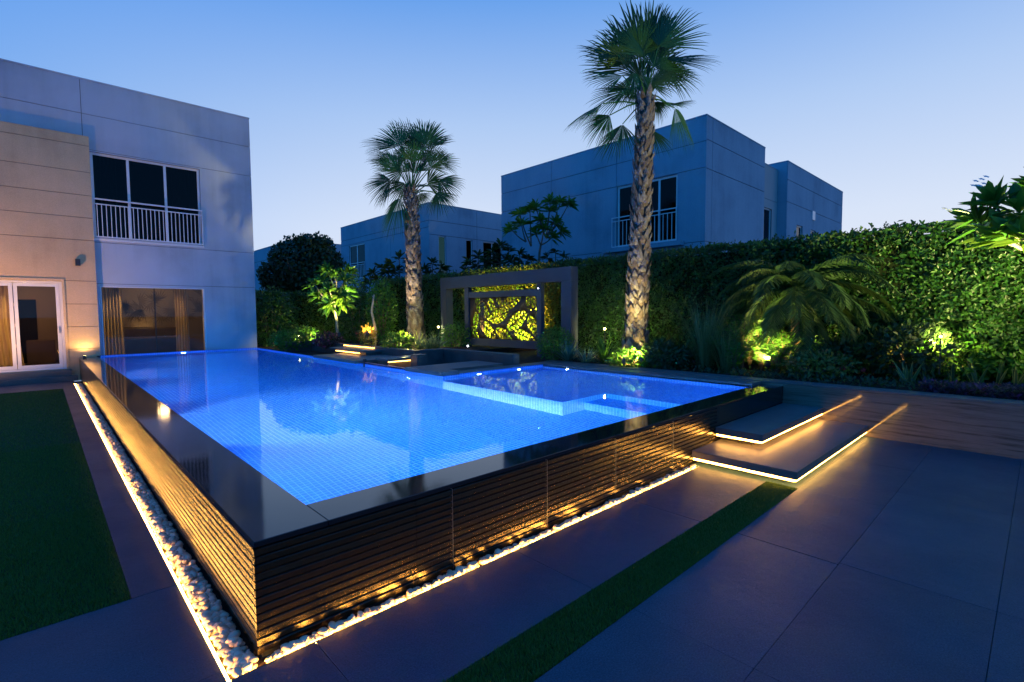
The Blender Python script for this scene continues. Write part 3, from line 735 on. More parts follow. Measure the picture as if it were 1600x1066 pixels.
ground_spot('warm uplight on the pool edge washing the beige wing wall', (.10, YB-.24, .60), (.12, YB-.10, 1.6), 26, (1, .62, .22), 150, h=.04)
ground_spot('warm uplight on the lawn border outside the folding door', (-2.3, YB-2.2, .08), (-1.6, YB, 3.6), 620, (1, .52, .26), 120, h=.06)

# ---------------------------------------------------------------- neighbouring houses
n1 = thing('neighbour_house', 'large blue grey two storey house with a railed window behind the tall palm', 'house', (17, 10, 0))
hw = (5.86, 8.22, 3.96, 6.12)
P, B = panel_wall('x', 14.7, -1, 4.9, 14.45, -.04, 7.72, [8.25, 11.40], [3.84, 6.14, 6.95], [hw], g=.02)
P.build('left_wall', M['plaster_far'], n1); B.build('wall_backing', M['groove'], n1)
P, B = panel_wall('y', 4.9, -1, 14.722, 19.46, -.04, 7.72, [15.13], [3.84, 6.11, 7.0], [], g=.02)
P.build('front_wall', M['plaster_far'], n1); B.build('wall_backing', M['groove'], n1)
boxobj('roof', M['plaster_far'], n1, (14.69, 19.47, 4.89, 14.46, 7.722, 7.76)); boxobj('rear_wall', M['plaster_far'], n1, (19.25, 19.46, 5.13, 14.45, -.04, 7.72), (14.93, 19.24, 14.25, 14.45, -.04, 7.72))
window(n1, 'x', 14.7, -1, *hw, [6.55, 7.25], depth=.05, fw=.07)
railing(n1, 'x', 14.7, -1, 5.85, 8.40, 3.96, 5.03, 16, out=.05)
boxobj('balcony_slab', M['plaster_far'], n1, (14.45, 14.698, 5.6, 8.7, 3.78, 3.92))
P, B = panel_wall('y', 5.27, -1, 19.47, 21.87, -.04, 7.42, [], [6.1], [(19.55, 21.3, 3.7, 5.75)])
P.build('recess_wall', M['plaster_recess'], n1); B.build('wall_backing', M['groove'], n1); boxobj('roof', M['plaster_far'], n1, (19.48, 21.86, 5.26, 12, 7.422, 7.46))
window(n1, 'y', 5.27, -1, 19.55, 21.3, 3.7, 5.75, [20.5], depth=.05, transoms=(4.35,), glass='glass')
P, B = panel_wall('y', 4.9, -1, 21.9, 30, -.04, 7.72, [], [3.84, 6.11, 7.0], [(23.1, 23.9, 2.6, 5.3), (25, 25.7, 2.6, 5.3)], g=.02)
P.build('end_wing', M['plaster_far'], n1); B.build('wall_backing', M['groove'], n1)
boxobj('wing_side', M['plaster_far'], n1, (21.88, 21.898, 4.92, 12, -.04, 7.72)); boxobj('wing_side', M['plaster_far'], n1, (29.8, 30, 5.13, 12, -.04, 7.72)); boxobj('roof', M['plaster_far'], n1, (21.87, 30.02, 4.89, 12, 7.722, 7.76))
window(n1, 'y', 4.9, -1, 23.1, 23.9, 2.6, 5.3, [], depth=.05); window(n1, 'y', 4.9, -1, 25, 25.7, 2.6, 5.3, [], depth=.05)
boxobj('vent', M['white'], n1, (25.1, 25.5, 4.87, 4.899, 5.75, 6.15))
n2 = thing('neighbour_house', 'blue grey flat roofed house between the two palms with one lit window', 'house', (17, 25, 0))
holes = [(15.35, 15.86, 4.3, 5.83), (17.25, 17.72, 4.3, 5.80), (18.52, 19.98, 4.3, 5.80)]
P, B = panel_wall('y', 20.3, -1, 14.76, 20.6, -.04, 7.52, [18.06], [3.6, 5.86, 6.60], holes, g=.025)
P.build('front_wall', M['plaster_far'], n2); B.build('wall_backing', M['groove'], n2)
hw = (27.65, 29.9, 3.9, 6.17)
P, B = panel_wall('x', 14.76, -1, 20.322, 31.1, -.04, 7.52, [24.4], [3.6, 6.25, 6.60], [hw], g=.025)
P.build('left_wall', M['plaster_far'], n2); B.build('wall_backing', M['groove'], n2)
boxobj('roof', M['plaster_far'], n2, (14.75, 20.62, 20.29, 31.12, 7.522, 7.56))
boxobj('rear_wall', M['plaster_far'], n2, (20.4, 20.6, 20.53, 31.1, -.04, 7.52), (14.99, 20.39, 30.9, 31.1, -.04, 7.52))
window(n2, 'x', 14.76, -1, *hw, [28.8], depth=.05, fw=.08); railing(n2, 'x', 14.76, -1, 27.6, 29.95, 3.95, 4.95, 12, out=.05)
M['lit_pane'] = emis('lit_window', (.25, .75, .78), .8)
for i, h in enumerate(holes):
    w_ = window(n2, 'y', 20.3, -1, *h, [19.25] if i == 2 else [], depth=.05, back=(i != 0))
    if i == 0: boxobj('lit_blind', M['lit_pane'], w_, (h[0], h[1], 20.47, 20.48, h[2], h[3]))
boxobj('window_panel', M['plaster_beige'], n2, (15.35, 15.86, 20.285, 20.298, 3.62, 4.28))
n3 = thing('neighbour_house', 'farthest low blue grey house behind the round dark tree', 'house', (20, 47, 0))
P, B = panel_wall('x', 14.8, -1, 40.5, 56, -.04, 7.7, [45, 50], [3.6, 6.6], [(47, 48.6, 3.9, 6)], g=.04)
P.build('left_wall', M['plaster_far'], n3); B.build('wall_backing', M['groove'], n3)
P, B = panel_wall('y', 40.5, -1, 14.822, 26, -.04, 7.7, [], [3.6, 6.6], [], g=.04)
P.build('front_wall', M['plaster_far'], n3); B.build('wall_backing', M['groove'], n3); boxobj('roof', M['plaster_far'], n3, (14.78, 26.02, 40.48, 56, 7.702, 7.74))
window(n3, 'x', 14.8, -1, 47, 48.6, 3.9, 6, [], depth=.05)

# ---------------------------------------------------------------- pergola frame with leaf screen
pg = thing('portal_frame', 'tall blue grey rectangular portal frame standing round the leaf screen', 'garden frame', (8.1, 7.3, .57))
boxobj('post', M['pergola'], pg, (8.0, 8.24, 9.49, 9.78, .5, 2.338), bevel=.004)
boxobj('post', M['pergola'], pg, (8.0, 8.24, 4.75, 5.05, .5, 2.338), bevel=.004)
boxobj('lintel', M['pergola'], pg, (8.0, 8.24, 4.75, 9.78, 2.34, 2.66), bevel=.004)
sn = thing('leaf_screen', 'laser cut metal screen of large leaves hung between two uprights in the portal frame', 'screen', (8.1, 7.1, .57))
boxobj('upright', M['pergola'], sn, (8.02, 8.14, 8.48, 8.66, .5, 2.337), bevel=.003)
boxobj('upright', M['pergola'], sn, (8.02, 8.14, 5.70, 5.84, .5, 2.337), bevel=.003)
boxobj('rail', M['pergola'], sn, (8.03, 8.13, 5.842, 8.478, 2.04, 2.20), bevel=.003)
boxobj('rail', M['pergola'], sn, (8.03, 8.13, 5.842, 8.478, .74, .93), bevel=.003)
# screen sheet as a thin perforated plate: cells of a fine grid that are metal
def leaf_mask(U, Z):
    """U along the panel 0..2.636 from left to right in the photo, Z up 0..1.11; True = metal"""
    sx = 2.636/605.; sz = 1.11/365.
    leaves = [((450, 388), (590, 575), 118), ((575, 385), (640, 520), 78), ((690, 478), (872, 372), 108), ((945, 350), (935, 505), 118), ((585, 577), (765, 500), 128),
              ((745, 655), (918, 505), 128), ((490, 590), (640, 735), 112), ((640, 655), (790, 750), 92), ((800, 668), (985, 752), 88), ((462, 500), (440, 680), 78), ((925, 540), (985, 700), 100), ((655, 372), (690, 450), 60), ((400, 640), (480, 750), 60), ((985, 420), (1010, 560), 60)]
    open_ = np.zeros(U.shape, bool); body = np.zeros(U.shape, bool)
    for (a, b, w) in leaves:
        ax, az = (a[0]-395)*sx, (745-a[1])*sz; bx_, bz = (b[0]-395)*sx, (745-b[1])*sz
        dx, dz_ = bx_-ax, bz-az; Ln = math.hypot(dx, dz_); dx /= Ln; dz_ /= Ln
        s_ = ((U-ax)*dx+(Z-az)*dz_)/Ln; v_ = (-(U-ax)*dz_+(Z-az)*dx)
        hw_ = w/2*sz*np.sin(np.clip(s_, 0, 1)**.85*PI)**.75
        ins = (s_ > .02) & (s_ < .98) & (np.abs(v_) < hw_)
        rim = (s_ > -.04) & (s_ < 1.04) & (np.abs(v_) < hw_+.022)
        slot = (np.abs(v_) > .015) & (np.mod(s_*Ln-np.abs(v_)*.55, .118) < .086)
        open_ = np.where(rim, ins & slot, open_)
        body |= rim
    bgslot = (~body) & (np.abs(np.mod(U*1.0+Z*.7, .16)-.08) < .03) & (np.mod(Z*1.3-U*.4, .3) < .2)
    return ~open_
nu, nz = 264, 112
uu = (np.arange(nu)+.5)*2.636/nu; zz_ = (np.arange(nz)+.5)*1.11/nz
UU, ZZ = np.meshgrid(uu, zz_, indexing='ij'); MK = leaf_mask(UU, ZZ)
MK[:3] = True; MK[-3:] = True; MK[:, :2] = True; MK[:, -2:] = True
du, dzz = 2.636/nu, 1.11/nz
vv = []; ff = []
def yq(u): return 8.478-u
for i in range(nu):
    j = 0
    while j < nz:
        if MK[i, j]:
            j2 = j
            while j2+1 < nz and MK[i, j2+1]: j2 += 1
            y0, y1 = yq(i*du), yq((i+1)*du); z0_, z1_ = .93+j*dzz, .93+(j2+1)*dzz; k = len(vv)
            vv += [(8.075, y0, z0_), (8.075, y1, z0_), (8.075, y1, z1_), (8.075, y0, z1_), (8.083, y0, z0_), (8.083, y1, z0_), (8.083, y1, z1_), (8.083, y0, z1_)]
            ff += [(k, k+3, k+2, k+1), (k+4, k+5, k+6, k+7), (k+3, k+7, k+6, k+2), (k, k+1, k+5, k+4)]
            j = j2+1
        else: j += 1
np_obj('screen_sheet', np.array(vv), np.array(ff), M['rust'], sn, np.full(len(vv), .5))
mb = MB(); mb.tube([(8.35, 8.28, .5), (8.35, 8.28, 2.1)], .06, 12)
for k in range(7): mb.tube([(8.35, 8.28, .62+.22*k), (8.35, 8.28, .645+.22*k)], .068, 12)
tag(mb.build('bamboo_pole', M['pale_bark'], smooth=True), 'thick amber lit bamboo pole behind the left edge of the leaf screen', 'pole')

# ---------------------------------------------------------------- hedges
def hedge(name, label, x0, x1, y0, y1, z0, z1, faces, dens, ls, group='clipped hedges'):
    h = thing(name, label, 'hedge', ((x0+x1)/2, (y0+y1)/2, z0), group)
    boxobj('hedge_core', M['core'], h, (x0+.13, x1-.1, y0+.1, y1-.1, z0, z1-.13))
    parts = []
    for (fc, a0, a1, dn, lsz) in faces:
        if fc == 'left':    # -X face
            n = int((a1-a0)*(z1-z0)*dn); Y = RNG.uniform(a0, a1, n); Z = RNG.uniform(z0, z1, n)
            wob = .07*np.sin(Y*2.1+Z*1.3)+.05*np.sin(Y*5.3-Z*3.1)+.03*np.sin(Y*11+Z*9)+RNG.normal(0, .05, n)
            P = np.stack([x0+.05+wob, Y, Z], 1); out = np.array([-1, 0, .25])
        elif fc == 'front':
            n = int((a1-a0)*(z1-z0)*dn); X = RNG.uniform(a0, a1, n); Z = RNG.uniform(z0, z1, n)
            P = np.stack([X, y0+.05+RNG.normal(0, .06, n), Z], 1); out = np.array([0, -1, .25])
        else:
            n = int((a1-a0)*(x1-x0)*dn) if fc == 'top' else int((a1-a0)*(y1-y0)*dn)
            if fc == 'top': X = RNG.uniform(x0, x1, n); Y = RNG.uniform(a0, a1, n)
            else: X = RNG.uniform(a0, a1, n); Y = RNG.uniform(y0, y1, n)
            wob = .04*np.sin(Y*1.7+X)+.03*np.sin(Y*6.1+X*2)+np.abs(RNG.normal(0, .04, n))
            P = np.stack([X, Y, z1-.08+wob], 1); out = np.array([-.3, 0, 1.])
        nn = nrm(randdir(n)*.8+out); d = nrm(np.cross(nn, randdir(n))+nn*.25+np.array([0, 0, .15]))
        parts.append(leaf_geo(P, d, nn, RNG.uniform(.55, 1.35, n)*lsz, RNG.uniform(.42, .62, n)*lsz, .2))
    for _ in range(int((y1-y0+x1-x0)*22)):
        c = np.array([RNG.uniform(x0, x1-.2), RNG.uniform(y0, y1), z1-.06]); ln = RNG.uniform(.04, .17); tilt = RNG.normal(0, .25, 3); k = 7
        tt = np.linspace(.2, 1, k)[:, None]; P = c+tt*ln*(np.array([0, 0, 1.])+tilt*.5); d = nrm(randdir(k)+np.array([0, 0, .8]))
        parts.append(leaf_geo(P, d, randdir(k), RNG.uniform(.035, .065, k), RNG.uniform(.02, .035, k), .2))
    v, f, r = merge(parts); np_obj('foliage', v, f, M['hedge'], h, r)
hedge('hedge', 'tall clipped green hedge running along the whole right side behind the bed', 9.6, 10.5, -7, 17.0, .5, 2.98,
      [('left', -3.6, 2, 2300, .068), ('left', 2, 8, 1500, .070), ('left', 8, 17, 700, .085), ('left', -7, -3.6, 500, .09), ('top', -3.6, 8, 900, .075), ('top', 8, 17, 500, .08)], 0, 0)
hedge('hedge', 'darker hedge closing the garden behind the villa corner at the far end', 4.4, 9.9, 17.1, 18.0, .5, 2.45, [('front', 4.4, 9.6, 800, .085), ('topx', 4.4, 9.9, 700, .085)], 0, 0)

# ---------------------------------------------------------------- Washingtonia palms
TC = Vector((-Fv.x, -Fv.y, 0)).normalized(); RH = Rv.normalized()
def fan(mb, O, E, T, droop=.12, nseg=28, spread=1.12):
    """fan leaf: petiole from O to the hastula E, longest segment reaching T"""
    O, E, T = Vector(O), Vector(E), Vector(T)
    D = (T-E); Lb = D.length; D.normalize()
    n0 = (TC*.75+Vector((0, 0, .45))+Vector((random.gauss(0, .35), random.gauss(0, .35), random.gauss(0, .3)))).normalized()
    side = D.cross(n0).normalized(); up = side.cross(D).normalized()
    m = O.lerp(E, .5)+Vector((0, 0, .05)); mb.rnd = .85; mb.tube([O, m, E], [.02, .014, .010], 5, cap=False)
    base_r = random.uniform(.05, .85); dphi = 2*spread/nseg
    for k in range(nseg):
        ph = -spread+dphi*(k+.5)+random.uniform(-.022, .022)
        Ls = Lb*(.72+.28*math.cos(ph))*random.uniform(.86, 1.07)
        d = (D*math.cos(ph)+side*math.sin(ph)-up*(.20*abs(math.sin(ph)))).normalized()
        sd = (side*math.cos(ph)-D*math.sin(ph)).normalized()
        mb.rnd = min(1, max(0, base_r+random.uniform(-.15, .15))); st = []
        w0 = math.tan(dphi/2)*Ls*.47
        for t_, wf in ((.04, .09), (.46, 1.05), (.68, .80), (.87, .42)):
            c = E+d*Ls*t_+Vector((0, 0, -1))*Ls*droop*t_**3; w_ = wf*w0
            st.append((mb.vert(c-sd*w_), mb.vert(c+up*w_*.5), mb.vert(c+sd*w_)))
        tip = mb.vert(E+d*Ls+Vector((0, 0, -1))*Ls*(droop+random.uniform(0, .06)))
        for A, B_ in zip(st, st[1:]): mb.face((A[0], A[1], B_[1], B_[0])); mb.face((A[1], A[2], B_[2], B_[1]))
        mb.face((st[-1][0], st[-1][1], tip)); mb.face((st[-1][1], st[-1][2], tip))
def fan_palm(label, base, topz, r0, r1, fronds, scale, seed, lean=(0, 0), back=3):
    rr = random.Random(seed); random.seed(seed)
    t = thing('fan_palm', label, 'palm tree', base, 'fan palms behind the pool')
    b = Vector(base); H = topz-b.z; mb = MB()
    def axis(h): return b+Vector((lean[0]*h/H, lean[1]*h/H, h))
    hs = [0, .15, .5, 1.2, H*.5, H*.8, H]; rads = [r0*1.25, r0*1.08, r0, r0*.93, (r0+r1)/2*.9, r1*.92, r1*.85]
    mb.tube([axis(h) for h in hs], rads, 14); mb.build('trunk', M['boot_b'], t, smooth=True)
    bt = MB(); h = .02; row = 0
    while h < H-.05:
        nb = 8; rad = r0+(r1-r0)*h/H+.01; flare = 1.0+.25*max(0, 1-h/.5)
        for k in range(nb):
            a = 2*PI*(k+.5*(row % 2))/nb+rr.uniform(-.25, .25); hh = h+rr.uniform(-.05, .05)
            er = Vector((math.cos(a), math.sin(a), 0)); et = Vector((-er.y, er.x, 0)); c = axis(hh)+er*rad*flare
            w_ = rad*.40*rr.uniform(.8, 1.15); ht = rr.uniform(.13, .30); o_ = rr.uniform(.02, .065)*(1.2 if h < .6 else 1)
            bt.cur = 0 if rr.random() < .55 else 1
            sk = rr.uniform(-.5, .5)*w_
            p = [c-et*w_-er*.02, c+et*w_-er*.02, c+et*w_*.75+er*o_*.6+Vector((0, 0, ht*.55)), c+et*sk+er*o_+Vector((0, 0, ht)), c-et*w_*.75+er*o_*.6+Vector((0, 0, ht*.55))]
            i_ = [bt.vert(x) for x in p]; m_ = bt.vert(c+er*(o_*.6+.014)+Vector((0, 0, ht*.4)))
            for q_ in range(5): bt.face((i_[q_], i_[(q_+1) % 5], m_))
        h += .10; row += 1
    bt.build('leaf_boots', [M['boot_a'], M['boot_b']], t)
    fr = MB(); top = axis(H)
    ox, oy, k, d = scale; rd = random.Random(seed+1)
    for n_, (ex, ey, tx, ty) in enumerate(fronds):
        r_ = math.hypot(tx-fronds[0][0], ty-fronds[0][1])/k
        de = rd.uniform(-.35, .35); dt = de+rd.uniform(-.35, .35)
        E = at(ox+ex/k, d+de, None, oy+ey/k); T = at(ox+tx/k, d+dt, None, oy+ty/k)
        fan(fr, top+Vector((0, 0, rr.uniform(-.12, .1))), E, T, .06 if ty < ey else .14)
    # fronds on the far and near side of the crown
    for q_ in range(back):
        a = rd.uniform(0, 2*PI); e = rd.uniform(-.5, 1.0); sg = 1 if q_ % 3 else -1
        D = (TC*(-sg)*abs(math.sin(a)+.3)+RH*math.cos(a)*.8).normalized()*math.cos(e)+Vector((0, 0, math.sin(e)))
        E = top+D*.65; fan(fr, top, E, E+D*.85, .15)
    fr.build('crown', M['palm'], t)
F2 = [(500, 330, 430, -25), (540, 320, 565, -45), (600, 260, 790, 15), (640, 330, 910, 285), (650, 390, 850, 425), (380, 310, 145, 235), (400, 420, 165, 395), (430, 500, 200, 505), (290, 575, 70, 690), (330, 640, 180, 765), (400, 690, 290, 870),
      (660, 580, 820, 545), (690, 600, 800, 800), (560, 720, 590, 850), (590, 560, 590, 690), (470, 400, 470, 560), (520, 310, 390, 110), (560, 250, 660, 30), (450, 350, 290, 90), (580, 380, 700, 190), (560, 430, 640, 500), (470, 480, 400, 600), (500, 300, 480, 60), (560, 330, 760, 130), (430, 380, 230, 180), (600, 420, 790, 350), (500, 430, 480, 240), (560, 470, 710, 400)]
F1 = [(430, 330, 385, 80), (480, 330, 500, 85), (510, 300, 550, 90), (340, 300, 215, 130), (290, 300, 85, 225), (560, 310, 685, 205), (600, 410, 745, 365), (270, 420, 115, 400), (300, 400, 140, 310), (270, 540, 68, 605), (280, 600, 150, 665), (330, 660, 220, 910),
      (600, 540, 770, 600), (590, 620, 665, 765), (440, 620, 390, 770), (470, 630, 520, 730), (380, 400, 320, 200), (430, 420, 430, 240), (500, 420, 570, 250), (520, 560, 690, 520), (370, 560, 250, 670), (350, 480, 190, 490), (540, 450, 660, 320), (400, 480, 320, 370), (470, 480, 550, 370), (430, 500, 430, 320)]
b2 = at(992, 10.2, .56); t2 = at(1003, 10.2)
fan_palm('taller fan palm with shaggy trunk, crown cut by the top of the picture', b2, 5.85, .20, .135, F2, (860, 0, 3.553, 10.2), 11, (.15, -.12))
b1 = at(650, 14.2, .68)
fan_palm('shorter fan palm left of the portal frame with shaggy lit trunk', b1, 5.0, .20, .15, F1, (550, 160, 4.44, 14.2), 23, (-.05, .04))

# ---------------------------------------------------------------- plumeria-like trees
def rosette(tip, D, n, L, W, seed_droop=.25, spreadmin=.35, spreadmax=1.5):
    D = np.array(Vector(D).normalized()); a = RNG.uniform(0, 2*PI, n); th = RNG.uniform(spreadmin, spreadmax, n)
    x = nrm(np.cross(D, [0.3, .2, .9])); y = np.cross(D, x)
    d = D*np.cos(th)[:, None]+(x*np.cos(a)[:, None]+y*np.sin(a)[:, None])*np.sin(th)[:, None]
    P = np.array(tip)+D*RNG.uniform(-.06, .05, n)[:, None]+d*.02
    nn = nrm(D-d*(d@D)[:, None]+randdir(n)*.15)
    return leaf_geo(P, d, nn, L*RNG.uniform(.7, 1.1, n), W*RNG.uniform(.8, 1.1, n), .18, seed_droop)
def bent(p0, p1, sag=.1, n=5):
    p0, p1 = Vector(p0), Vector(p1); pts = []
    for k in range(n+1):
        t_ = k/n; pts.append(p0.lerp(p1, t_)+Vector((0, 0, -sag*math.sin(PI*t_))))
    return pts
def plumeria(label, base, trunk_pts, tips, n, L, W, mat='plum', r=.045, bark='pale_bark', group='plumeria trees', cat='tree', name='plumeria_tree', flowers=(), droop=.25):
    t = thing(name, label, cat, base, group)
    mb = MB(); mb.tube(trunk_pts, [r*(1-.35*k/(len(trunk_pts)-1)) for k in range(len(trunk_pts))], 9)
    fork = Vector(trunk_pts[-1]); parts = []
    for tp, fk in tips:
        fkp = fork if fk is None else Vector(fk)
        pts = bent(fkp, tp, .07*(Vector(tp)-fkp).length)
        mb.tube(pts, [r*.6*(1-.5*k/(len(pts)-1)) for k in range(len(pts))], 6)
        dd = (pts[-1]-pts[-2]).normalized()+Vector((0, 0, .35))
        parts.append(rosette(tp, dd, n, L, W, droop))
    mb.build('trunk', M[bark], t, smooth=True)
    v, f, r_ = merge(parts); np_obj('crown', v, f, M[mat], t, r_)
    if flowers:
        P = np.repeat(np.array([list(x) for x in flowers]), 5, 0); k = np.tile(np.arange(5)*2*PI/5, len(flowers))
        tcn = np.array(TC)*.6+np.array([0, 0, .8]); tcn = tcn/np.linalg.norm(tcn); x_ = nrm(np.cross(tcn, [1, 0, 0.])); y_ = np.cross(tcn, x_)
        d = x_*np.cos(k)[:, None]+y_*np.sin(k)[:, None]
        v, f, r_ = leaf_geo(P, d, np.repeat(tcn[None], len(P), 0), .04, .026, .1); np_obj('flowers', v, f, M['flower'], t, r_)
    return t
def P3(px, py, d): return at(px, d, None, py)
# left plumeria, lit from below
d0 = 14.6
tr = [P3(528, 527, d0), P3(526, 500, d0), P3(522, 482, d0), P3(524, 474, d0)]; tr[0].z = .68
fk1 = P3(510, 468, d0); fk2 = P3(528, 455, d0)
tips = [(P3(497, 462, d0-.3), None), (P3(492, 445, d0+.1), fk1), (P3(505, 440, d0-.3), fk1), (P3(515, 455, d0-.5), None), (P3(524, 432, d0), fk2), (P3(538, 440, d0-.3), fk2), (P3(541, 456, d0+.2), None), (P3(532, 462, d0-.4), None), (P3(512, 425, d0+.2), fk2), (P3(545, 427, d0+.4), fk2), (P3(516, 475, d0-.3), None), (P3(534, 475, d0-.3), None)]
plumeria('small plumeria tree lit yellow green, left of the shorter palm', tr[0], tr, tips, 30, .38, .085)
# right plumeria, only its outer branches in view
d0 = 6.3
bs = P3(1700, 640, 6.4); bs.z = .57
tr = [bs, P3(1695, 520, 6.4), P3(1672, 440, 6.35), P3(1640, 405, 6.3)]
fk1 = P3(1610, 392, 6.3)
tips = [(P3(1572, 372, 6.2), fk1), (P3(1556, 322, 6.3), fk1), (P3(1592, 330, 6.1), fk1), (P3(1600, 372, 6.0), fk1), (P3(1625, 300, 6.4), None), (P3(1640, 350, 6.0), None), (P3(1530, 350, 6.45), fk1), (P3(1680, 330, 6.3), None)]
fl = [P3(1525, 283, 6.2), P3(1534, 280, 6.2), P3(1541, 276, 6.25), P3(1530, 290, 6.2), P3(1538, 287, 6.25), P3(1476, 326, 6.3), P3(1484, 329, 6.3), P3(1521, 290, 6.2)]
plumeria('large leaved plumeria branch with pale flowers reaching in from the right edge', bs, tr, tips, 26, .42, .115, flowers=fl, r=.05, droop=.12)
# loose tree against the neighbour's wall
d0 = 16.5
bs = P3(842, 430, d0); bs.z = 0
tr = [bs, P3(842, 418, d0), P3(843, 395, d0), P3(845, 383, d0)]
f1 = P3(830, 385, d0); f2 = P3(853, 372, d0)
tips = [(P3(800, 360, d0), P3(822, 378, d0)), (P3(815, 352, d0), P3(822, 378, d0)), (P3(812, 335, d0), f1), (P3(828, 328, d0), f1), (P3(838, 325, d0), f2), (P3(860, 318, d0), f2), (P3(875, 318, d0), f2), (P3(888, 320, d0), f2), (P3(868, 350, d0), f2), (P3(875, 362, d0), f2), (P3(850, 358, d0), None), (P3(838, 365, d0), None), (P3(862, 372, d0), None), (P3(858, 330, d0), f2), (P3(845, 345, d0), f2)]
plumeria('slender loose crowned tree in front of the neighbour house, above the portal frame', bs, tr, tips, 30, .42, .085, mat='plum', bark='bark', r=.05, group='trees beyond the hedge', name='loose_tree', droop=.3)
def bush(name, label, cat, c, rx, rz, n, ls, mat, asp=.5, group=None, stems=True, shell=.55, up=.3, flat=.0, stuff=False, clump=0):
    t = thing(name, label, cat, (c[0], c[1], c[2]-rz), group)
    c = np.array(c[:3]); d = randdir(n); rad = RNG.uniform(shell, 1.05, n)
    if clump:
        cd = randdir(clump); cw = np.max(d@cd.T, 1); rad = rad*(.55+.5*np.clip((cw-.55)/.4, 0, 1))
    P = c+d*rad[:, None]*np.array([rx, rx, rz]); P[:, 2] = np.maximum(P[:, 2], c[2]-rz+.02)
    nn = nrm(d+randdir(n)*.6+np.array([0, 0, up])); ld = nrm(d*.6+np.cross(nn, randdir(n))+np.array([0, 0, up]))
    v, f, r = leaf_geo(P, ld, nn, RNG.uniform(.7, 1.2, n)*ls, RNG.uniform(.8, 1.2, n)*ls*asp, .2, .1)
    np_obj('foliage', v, f, M[mat], t, r)
    if stems:
        mb = MB(); b = Vector((c[0], c[1], c[2]-rz))
        for k in range(7):
            a = k*.9; mb.tube([b, b+Vector((math.cos(a)*rx*.3, math.sin(a)*rx*.3, rz*.8)), b+Vector((math.cos(a)*rx*.6, math.sin(a)*rx*.6, rz*1.4))], [.014, .010, .005], 5)
        mb.build('stems', M['bark'], t)
    return t
# round dark tree
t = thing('round_tree', 'round dense dark tree beyond the far hedge beside the villa', 'tree', P3(468, 480, 25), 'trees beyond the hedge')
mb = MB(); bb = P3(468, 480, 25); bb.z = 0; mb.tube([bb, bb+Vector((0, 0, 2.6)), bb+Vector((.2, 0, 3.6))], [.16, .13, .08], 8)
for k in range(6): mb.tube([bb+Vector((0, 0, 2.2)), bb+Vector((math.cos(k)*.9, math.sin(k)*.9, 3.4)), bb+Vector((math.cos(k)*1.4, math.sin(k)*1.4, 4.3))], [.07, .05, .02], 5)
mb.build('trunk', M['bark'], t)
cc = [(P3(468, 425, 25), 1.35), (P3(440, 432, 25), .95), (P3(498, 420, 25), 1.0), (P3(488, 388, 25), .7), (P3(460, 395, 25.4), .8), (P3(425, 430, 25), .62), (P3(514, 410, 25), .68), (P3(505, 385, 25), .5), (P3(478, 380, 25.4), .42), (P3(450, 455, 25), .9), (P3(490, 450, 25), .9), (P3(440, 402, 25.2), .6)]
parts = []
for c_, r_ in cc:
    n = int(1100*r_*r_)+100; d = randdir(n); P = np.array(c_)+d*(RNG.uniform(.6, 1.08, n)*r_)[:, None]
    nn = nrm(d+randdir(n)*.5); ld = nrm(np.cross(nn, randdir(n))+d*.3)
    parts.append(leaf_geo(P, ld, nn, RNG.uniform(.14, .24, n), RNG.uniform(.09, .14, n), .15))
v, f, r = merge(parts); np_obj('crown', v, f, M['darktree'], t, r)
# dark rosette plants showing above the hedge
hp = [(596, 425, 23.0, 'dark cycad like plant above the hedge left of the shorter palm'), (624, 410, 22.2, 'dark leafy rosettes above the hedge just left of the palm trunk'), (676, 418, 20.5, 'small dark rosette right of the palm trunk above the hedge'),
      (748, 408, 18.4, 'low dark rosette plant above the left part of the portal frame'), (782, 392, 17.6, 'tall dark rosette plant before the neighbour window'), (812, 405, 16.9, 'dark bushy plant at the foot of the loose tree'), (868, 400, 15.9, 'small leaved shrub right of the loose tree')]
for i, (px, py, d, lab) in enumerate(hp):
    b = P3(px, 470, d); b.z = 0; c = P3(px, py, d)
    k_ = d/15.0; tips = [(c+(RH*dx+Vector((0, 0, dz_)))*k_, None) for dx, dz_ in ((0, .12), (-.25, -.05), (.25, -.02), (-.1, -.22), (.15, -.25), (.35, -.28), (-.38, -.3))]
    plumeria(lab, b, [b, c-Vector((0, 0, .9)), c-Vector((0, 0, .45))], tips, 18, (.34 if i != 6 else .22)*k_, .08*k_, mat='darktree', bark='bark', r=.04, group='plants beyond the hedge', cat='plant', name='rosette_plant', droop=.35)

